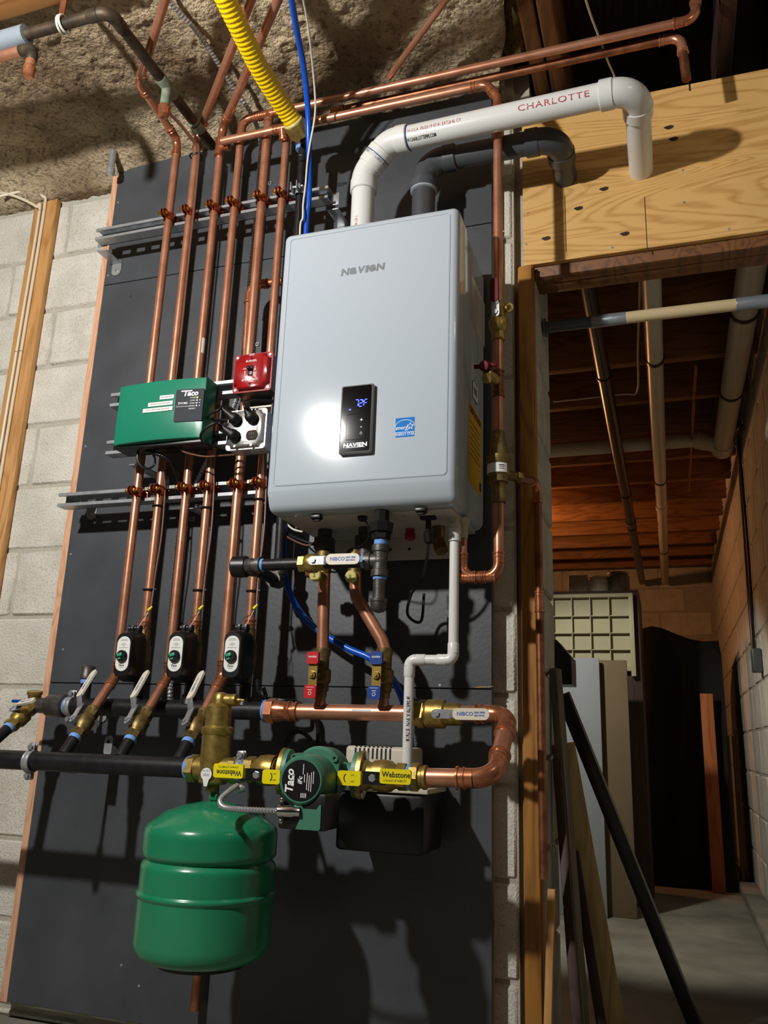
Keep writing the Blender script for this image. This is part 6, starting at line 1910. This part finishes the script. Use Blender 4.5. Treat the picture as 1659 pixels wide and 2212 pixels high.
# leaning stock at the left jamb
def lean(name, lab, top, foot, w, d, m_, side=(1, 0, 0), cat='board'):
    return single(name, beam(foot, top, w, d, side), m_, lab, cat)
f = lambda px, py: onz(px, py, 0.012)
lean('leaning_post', 'black square post leaning across the doorway floor', at(1216, 1500, 0.36), onz(1512, 2240, 0.03), 0.034, 0.034, 'abs_black')
lean('leaning_plank', 'weathered grey tan plank leaning against the white wall end', at(1199, 1445, 0.235), onz(1268, 2330, 0.02), 0.035, 0.02, 'plank_grey', (0.3, 1, 0))
lean('leaning_plank', 'pale stamped plank leaning beside the grey plank', at(1216, 1606, 0.265), onz(1338, 2290, 0.02), 0.056, 0.018, 'plank_tan', (0.95, 0.3, 0))
lean('leaning_plank', 'dark brown plank leaning in front of the pale plank', at(1240, 1838, 0.27), onz(1318, 2330, 0.02), 0.022, 0.02, 'plank_brown', (1, 0, 0))
lean('leaning_plank', 'brown lath leaning next to the copper relief line', at(1203, 1640, 0.18), onz(1262, 2420, 0.02), 0.02, 0.016, 'plank_brown', (1, 0, 0))
lean('leaning_plank', 'short pine offcut standing at the jamb foot beside copper line', at(1192, 1920, 0.02), V((0.563, 0.0, 0.001)), 0.016, 0.02, 'pine', (1, 0, 0))
# upright panels
yP = 2.1
g0, g1 = at(1213, 1700, yP).x, at(1303, 1700, yP).x
zt_ = at(1260, 1421, yP).z
single('wall_panel', box((g0 - 0.02, yP, 0.0), (g1, yP + 0.02, zt_), 0.003), 'drywall_grey', 'tall grey panel standing upright in the back room', 'panel')
t1 = at(1365, 1700, yP + 0.05).x
single('wall_panel', box((g1 - 0.03, yP + 0.05, 0.0), (t1, yP + 0.07, at(1330, 1426, yP + 0.05).z), 0.003), 'drywall_tan', 'brownish panel standing behind the tall grey panel', 'panel')
dz0, dz1 = at(1226, 1482, 0.4).z, at(1213, 1388, 0.4).z
dxr = at(1240, 1440, 0.4).x
single('dark_case', ([V(p) for p in ((0.45, 0.338, dz0), (dxr, 0.338, dz0), (dxr, 0.338, dz1 - 0.045), (0.562, 0.338, dz1), (0.45, 0.338, dz1), (0.45, 0.45, dz0), (dxr, 0.45, dz0), (dxr, 0.45, dz1 - 0.045), (0.562, 0.45, dz1), (0.45, 0.45, dz1))], [(0, 1, 2, 3, 4), (9, 8, 7, 6, 5), (0, 5, 6, 1), (1, 6, 7, 2), (2, 7, 8, 3), (3, 8, 9, 4), (4, 9, 5, 0)]), 'abs_black', 'dark slanted case fixed behind the white wall end', 'case')
# compartment tray on a dark cabinet
yT = 2.42
tl, brr = at(1203, 1284, yT), at(1369, 1452, yT)
tray = thing('compartment_tray', 'cream compartment tray of square cells standing on edge', 'tray', (tl.x, yT, brr.z))
xs_l = [at(p, 1340, yT).x for p in (1195, 1235, 1275, 1316, 1359)]
zs_l = [at(1290, p, yT).z for p in (1290, 1330, 1367, 1403, 1440)]
x_o = at(1369, 1340, yT).x
part('back_panel', box((xs_l[0] - 0.09, yT + 0.035, zs_l[-1] - 0.02), (x_o, yT + 0.04, tl.z)), 'tray_cream', tray)
part('frame_side', box((xs_l[-1], yT, zs_l[-1] - 0.045), (x_o, yT + 0.035, tl.z), 0.001), 'tray_cream', tray)
part('frame_side', box((xs_l[0] - 0.09, yT, zs_l[0]), (xs_l[-1], yT + 0.035, tl.z), 0.001), 'tray_cream', tray)
part('frame_side', box((xs_l[0] - 0.09, yT, zs_l[-1] - 0.02), (xs_l[-1], yT + 0.035, zs_l[-1]), 0.001), 'tray_cream', tray)
for x in [xs_l[0] - 0.085] + xs_l[:-1]:
    part('divider', box((x - 0.002, yT + 0.003, zs_l[-1]), (x + 0.002, yT + 0.035, zs_l[0])), 'tray_cream', tray)
for z in zs_l[1:-1]:
    part('divider', box((xs_l[0] - 0.09, yT + 0.003, z - 0.002), (xs_l[-1], yT + 0.035, z + 0.002)), 'tray_cream', tray)
cab = thing('cabinet', 'dark cabinet behind the cream tray', 'cabinet', (0.3, 2.7, 0.0))
part('body', box((0.0, yT + 0.045, 0.0), (at(1380, 1300, yT + 0.045).x, yT + 0.5, at(1290, 1276, yT + 0.045).z), 0.004), 'plank_brown', cab)
for k, (px, w, h, m_, lab) in enumerate(((1250, 0.05, 0.11, 'block_white', 'pale box standing on the dark cabinet, nearest the wall end'), (1295, 0.055, 0.10, 'pvc_cream', 'cream canister standing on the dark cabinet beside the pale box'), (1335, 0.06, 0.12, 'plank_grey', 'brownish canister standing on the dark cabinet beside the drain pipes'))):
    yy = yT + 0.2
    zz = at(1290, 1276, yT + 0.045).z
    c = at(px, 1260, yy)
    if k == 0:
        g_ = box((c.x - w, yy - 0.03, zz), (c.x + w, yy + 0.03, zz + h), 0.005)
    else:
        g_ = lathe([(0, w * 0.95), (0.005, w), (h - 0.02, w), (h - 0.012, w * 0.85), (h - 0.01, w * 0.9), (h, w * 0.9)], (c.x, yy, zz), (0, 0, 1), 18)
    single(('storage_box', 'canister', 'canister')[k], g_, m_, lab, ('box', 'canister', 'canister')[k])
# dark tarp over something tall
def tarp():
    prof = [(1372, 1395), (1390, 1362), (1408, 1357), (1432, 1362), (1460, 1374), (1490, 1385), (1520, 1390), (1550, 1388), (1556, 1420)]
    yt = 3.3
    top = [at(px, py, yt) for px, py in prof]
    vs, fs = [], []
    N = 14
    for i, t in enumerate(top):
        for j in range(N + 1):
            z = t.z * (1 - j / N)
            wv = 0.03 * math.sin(i * 2.1 + j * 0.3) * min(1, j / 4)
            vs.append(V((t.x, yt - 0.10 - 0.05 * min(1, j / 5) + wv, max(0.003, z))))
    for i in range(len(top) - 1):
        for j in range(N):
            a = i * (N + 1) + j
            fs.append((a, a + 1, a + N + 2, a + N + 1))
    o = len(vs)
    for i, t in enumerate(top):
        for j in range(N + 1):
            z = t.z * (1 - j / N)
            vs.append(V((t.x, yt + 0.55, max(0.003, z - 0.04))))
    for i in range(len(top) - 1):
        for j in range(N):
            a = o + i * (N + 1) + j
            fs.append((a, a + N + 1, a + N + 2, a + 1))
        fs.append((i * (N + 1), (i + 1) * (N + 1), o + (i + 1) * (N + 1), o + i * (N + 1)))
    e = len(top) - 1
    for j in range(N):
        for q in (0, e):
            a, b = q * (N + 1) + j, o + q * (N + 1) + j
            fs.append((a, a + 1, b + 1, b))
    return vs, fs
single('tarp', tarp(), 'dark_cloth', 'black tarp draped over a tall heap in the back room', 'tarp', sharp=80)
pz = at(1533, 1498, 3.05)
single('upright_board', box((at(1518, 1600, 3.08).x, 3.06, 0.003), (at(1546, 1600, 3.08).x, 3.085, pz.z), 0.002), 'plank_orange', 'orange brown board standing upright against the black tarp', 'board')
for k, px in enumerate((1570, 1583)):
    p = at(px, 1590, 3.4)
    single('garden_stake', cyl((p.x, 3.4, 0.003), (p.x + 0.006, 3.45, p.z), 0.01, 10), ('pine_dark', 'plank_tan')[k], ('dark wooden stake in the corner beside the tarp', 'pale wooden stake in the corner beside the right wall')[k], 'stake')
# conduit and box on the right wall
cyq = onx(1610, 1200, XR - 0.012)
cd = thing('conduit', 'brown conduit running down the right block wall to a metal box', 'conduit', (XR - 0.012, cyq.y, 0.9))
top_ = onx(1596, 960, XR - 0.012)
bot_ = onx(1628, 1405, XR - 0.012)
part('pipe', cable([(XR - 0.02, 1.9, 2.10), top_, onx(1608, 1150, XR - 0.012), onx(1618, 1290, XR - 0.012), bot_], 0.009, 8, 10), 'wire_brown', cd)
part('pipe', cable([(XR - 0.02, 1.85, 2.10), top_ + V((0, -0.025, 0)), onx(1613, 1150, XR - 0.01), onx(1623, 1290, XR - 0.01), bot_ + V((0, -0.02, 0))], 0.006, 8, 10), 'wire_black', cd)
bb = onx(1635, 1427, XR - 0.02)
jbx = single('junction_box', box((XR - 0.04, bb.y - 0.035, bb.z - 0.05), (XR - 0.0015, bb.y + 0.035, bb.z + 0.05), 0.006), 'grey_vent', 'small grey metal junction box on the right block wall', 'junction box')
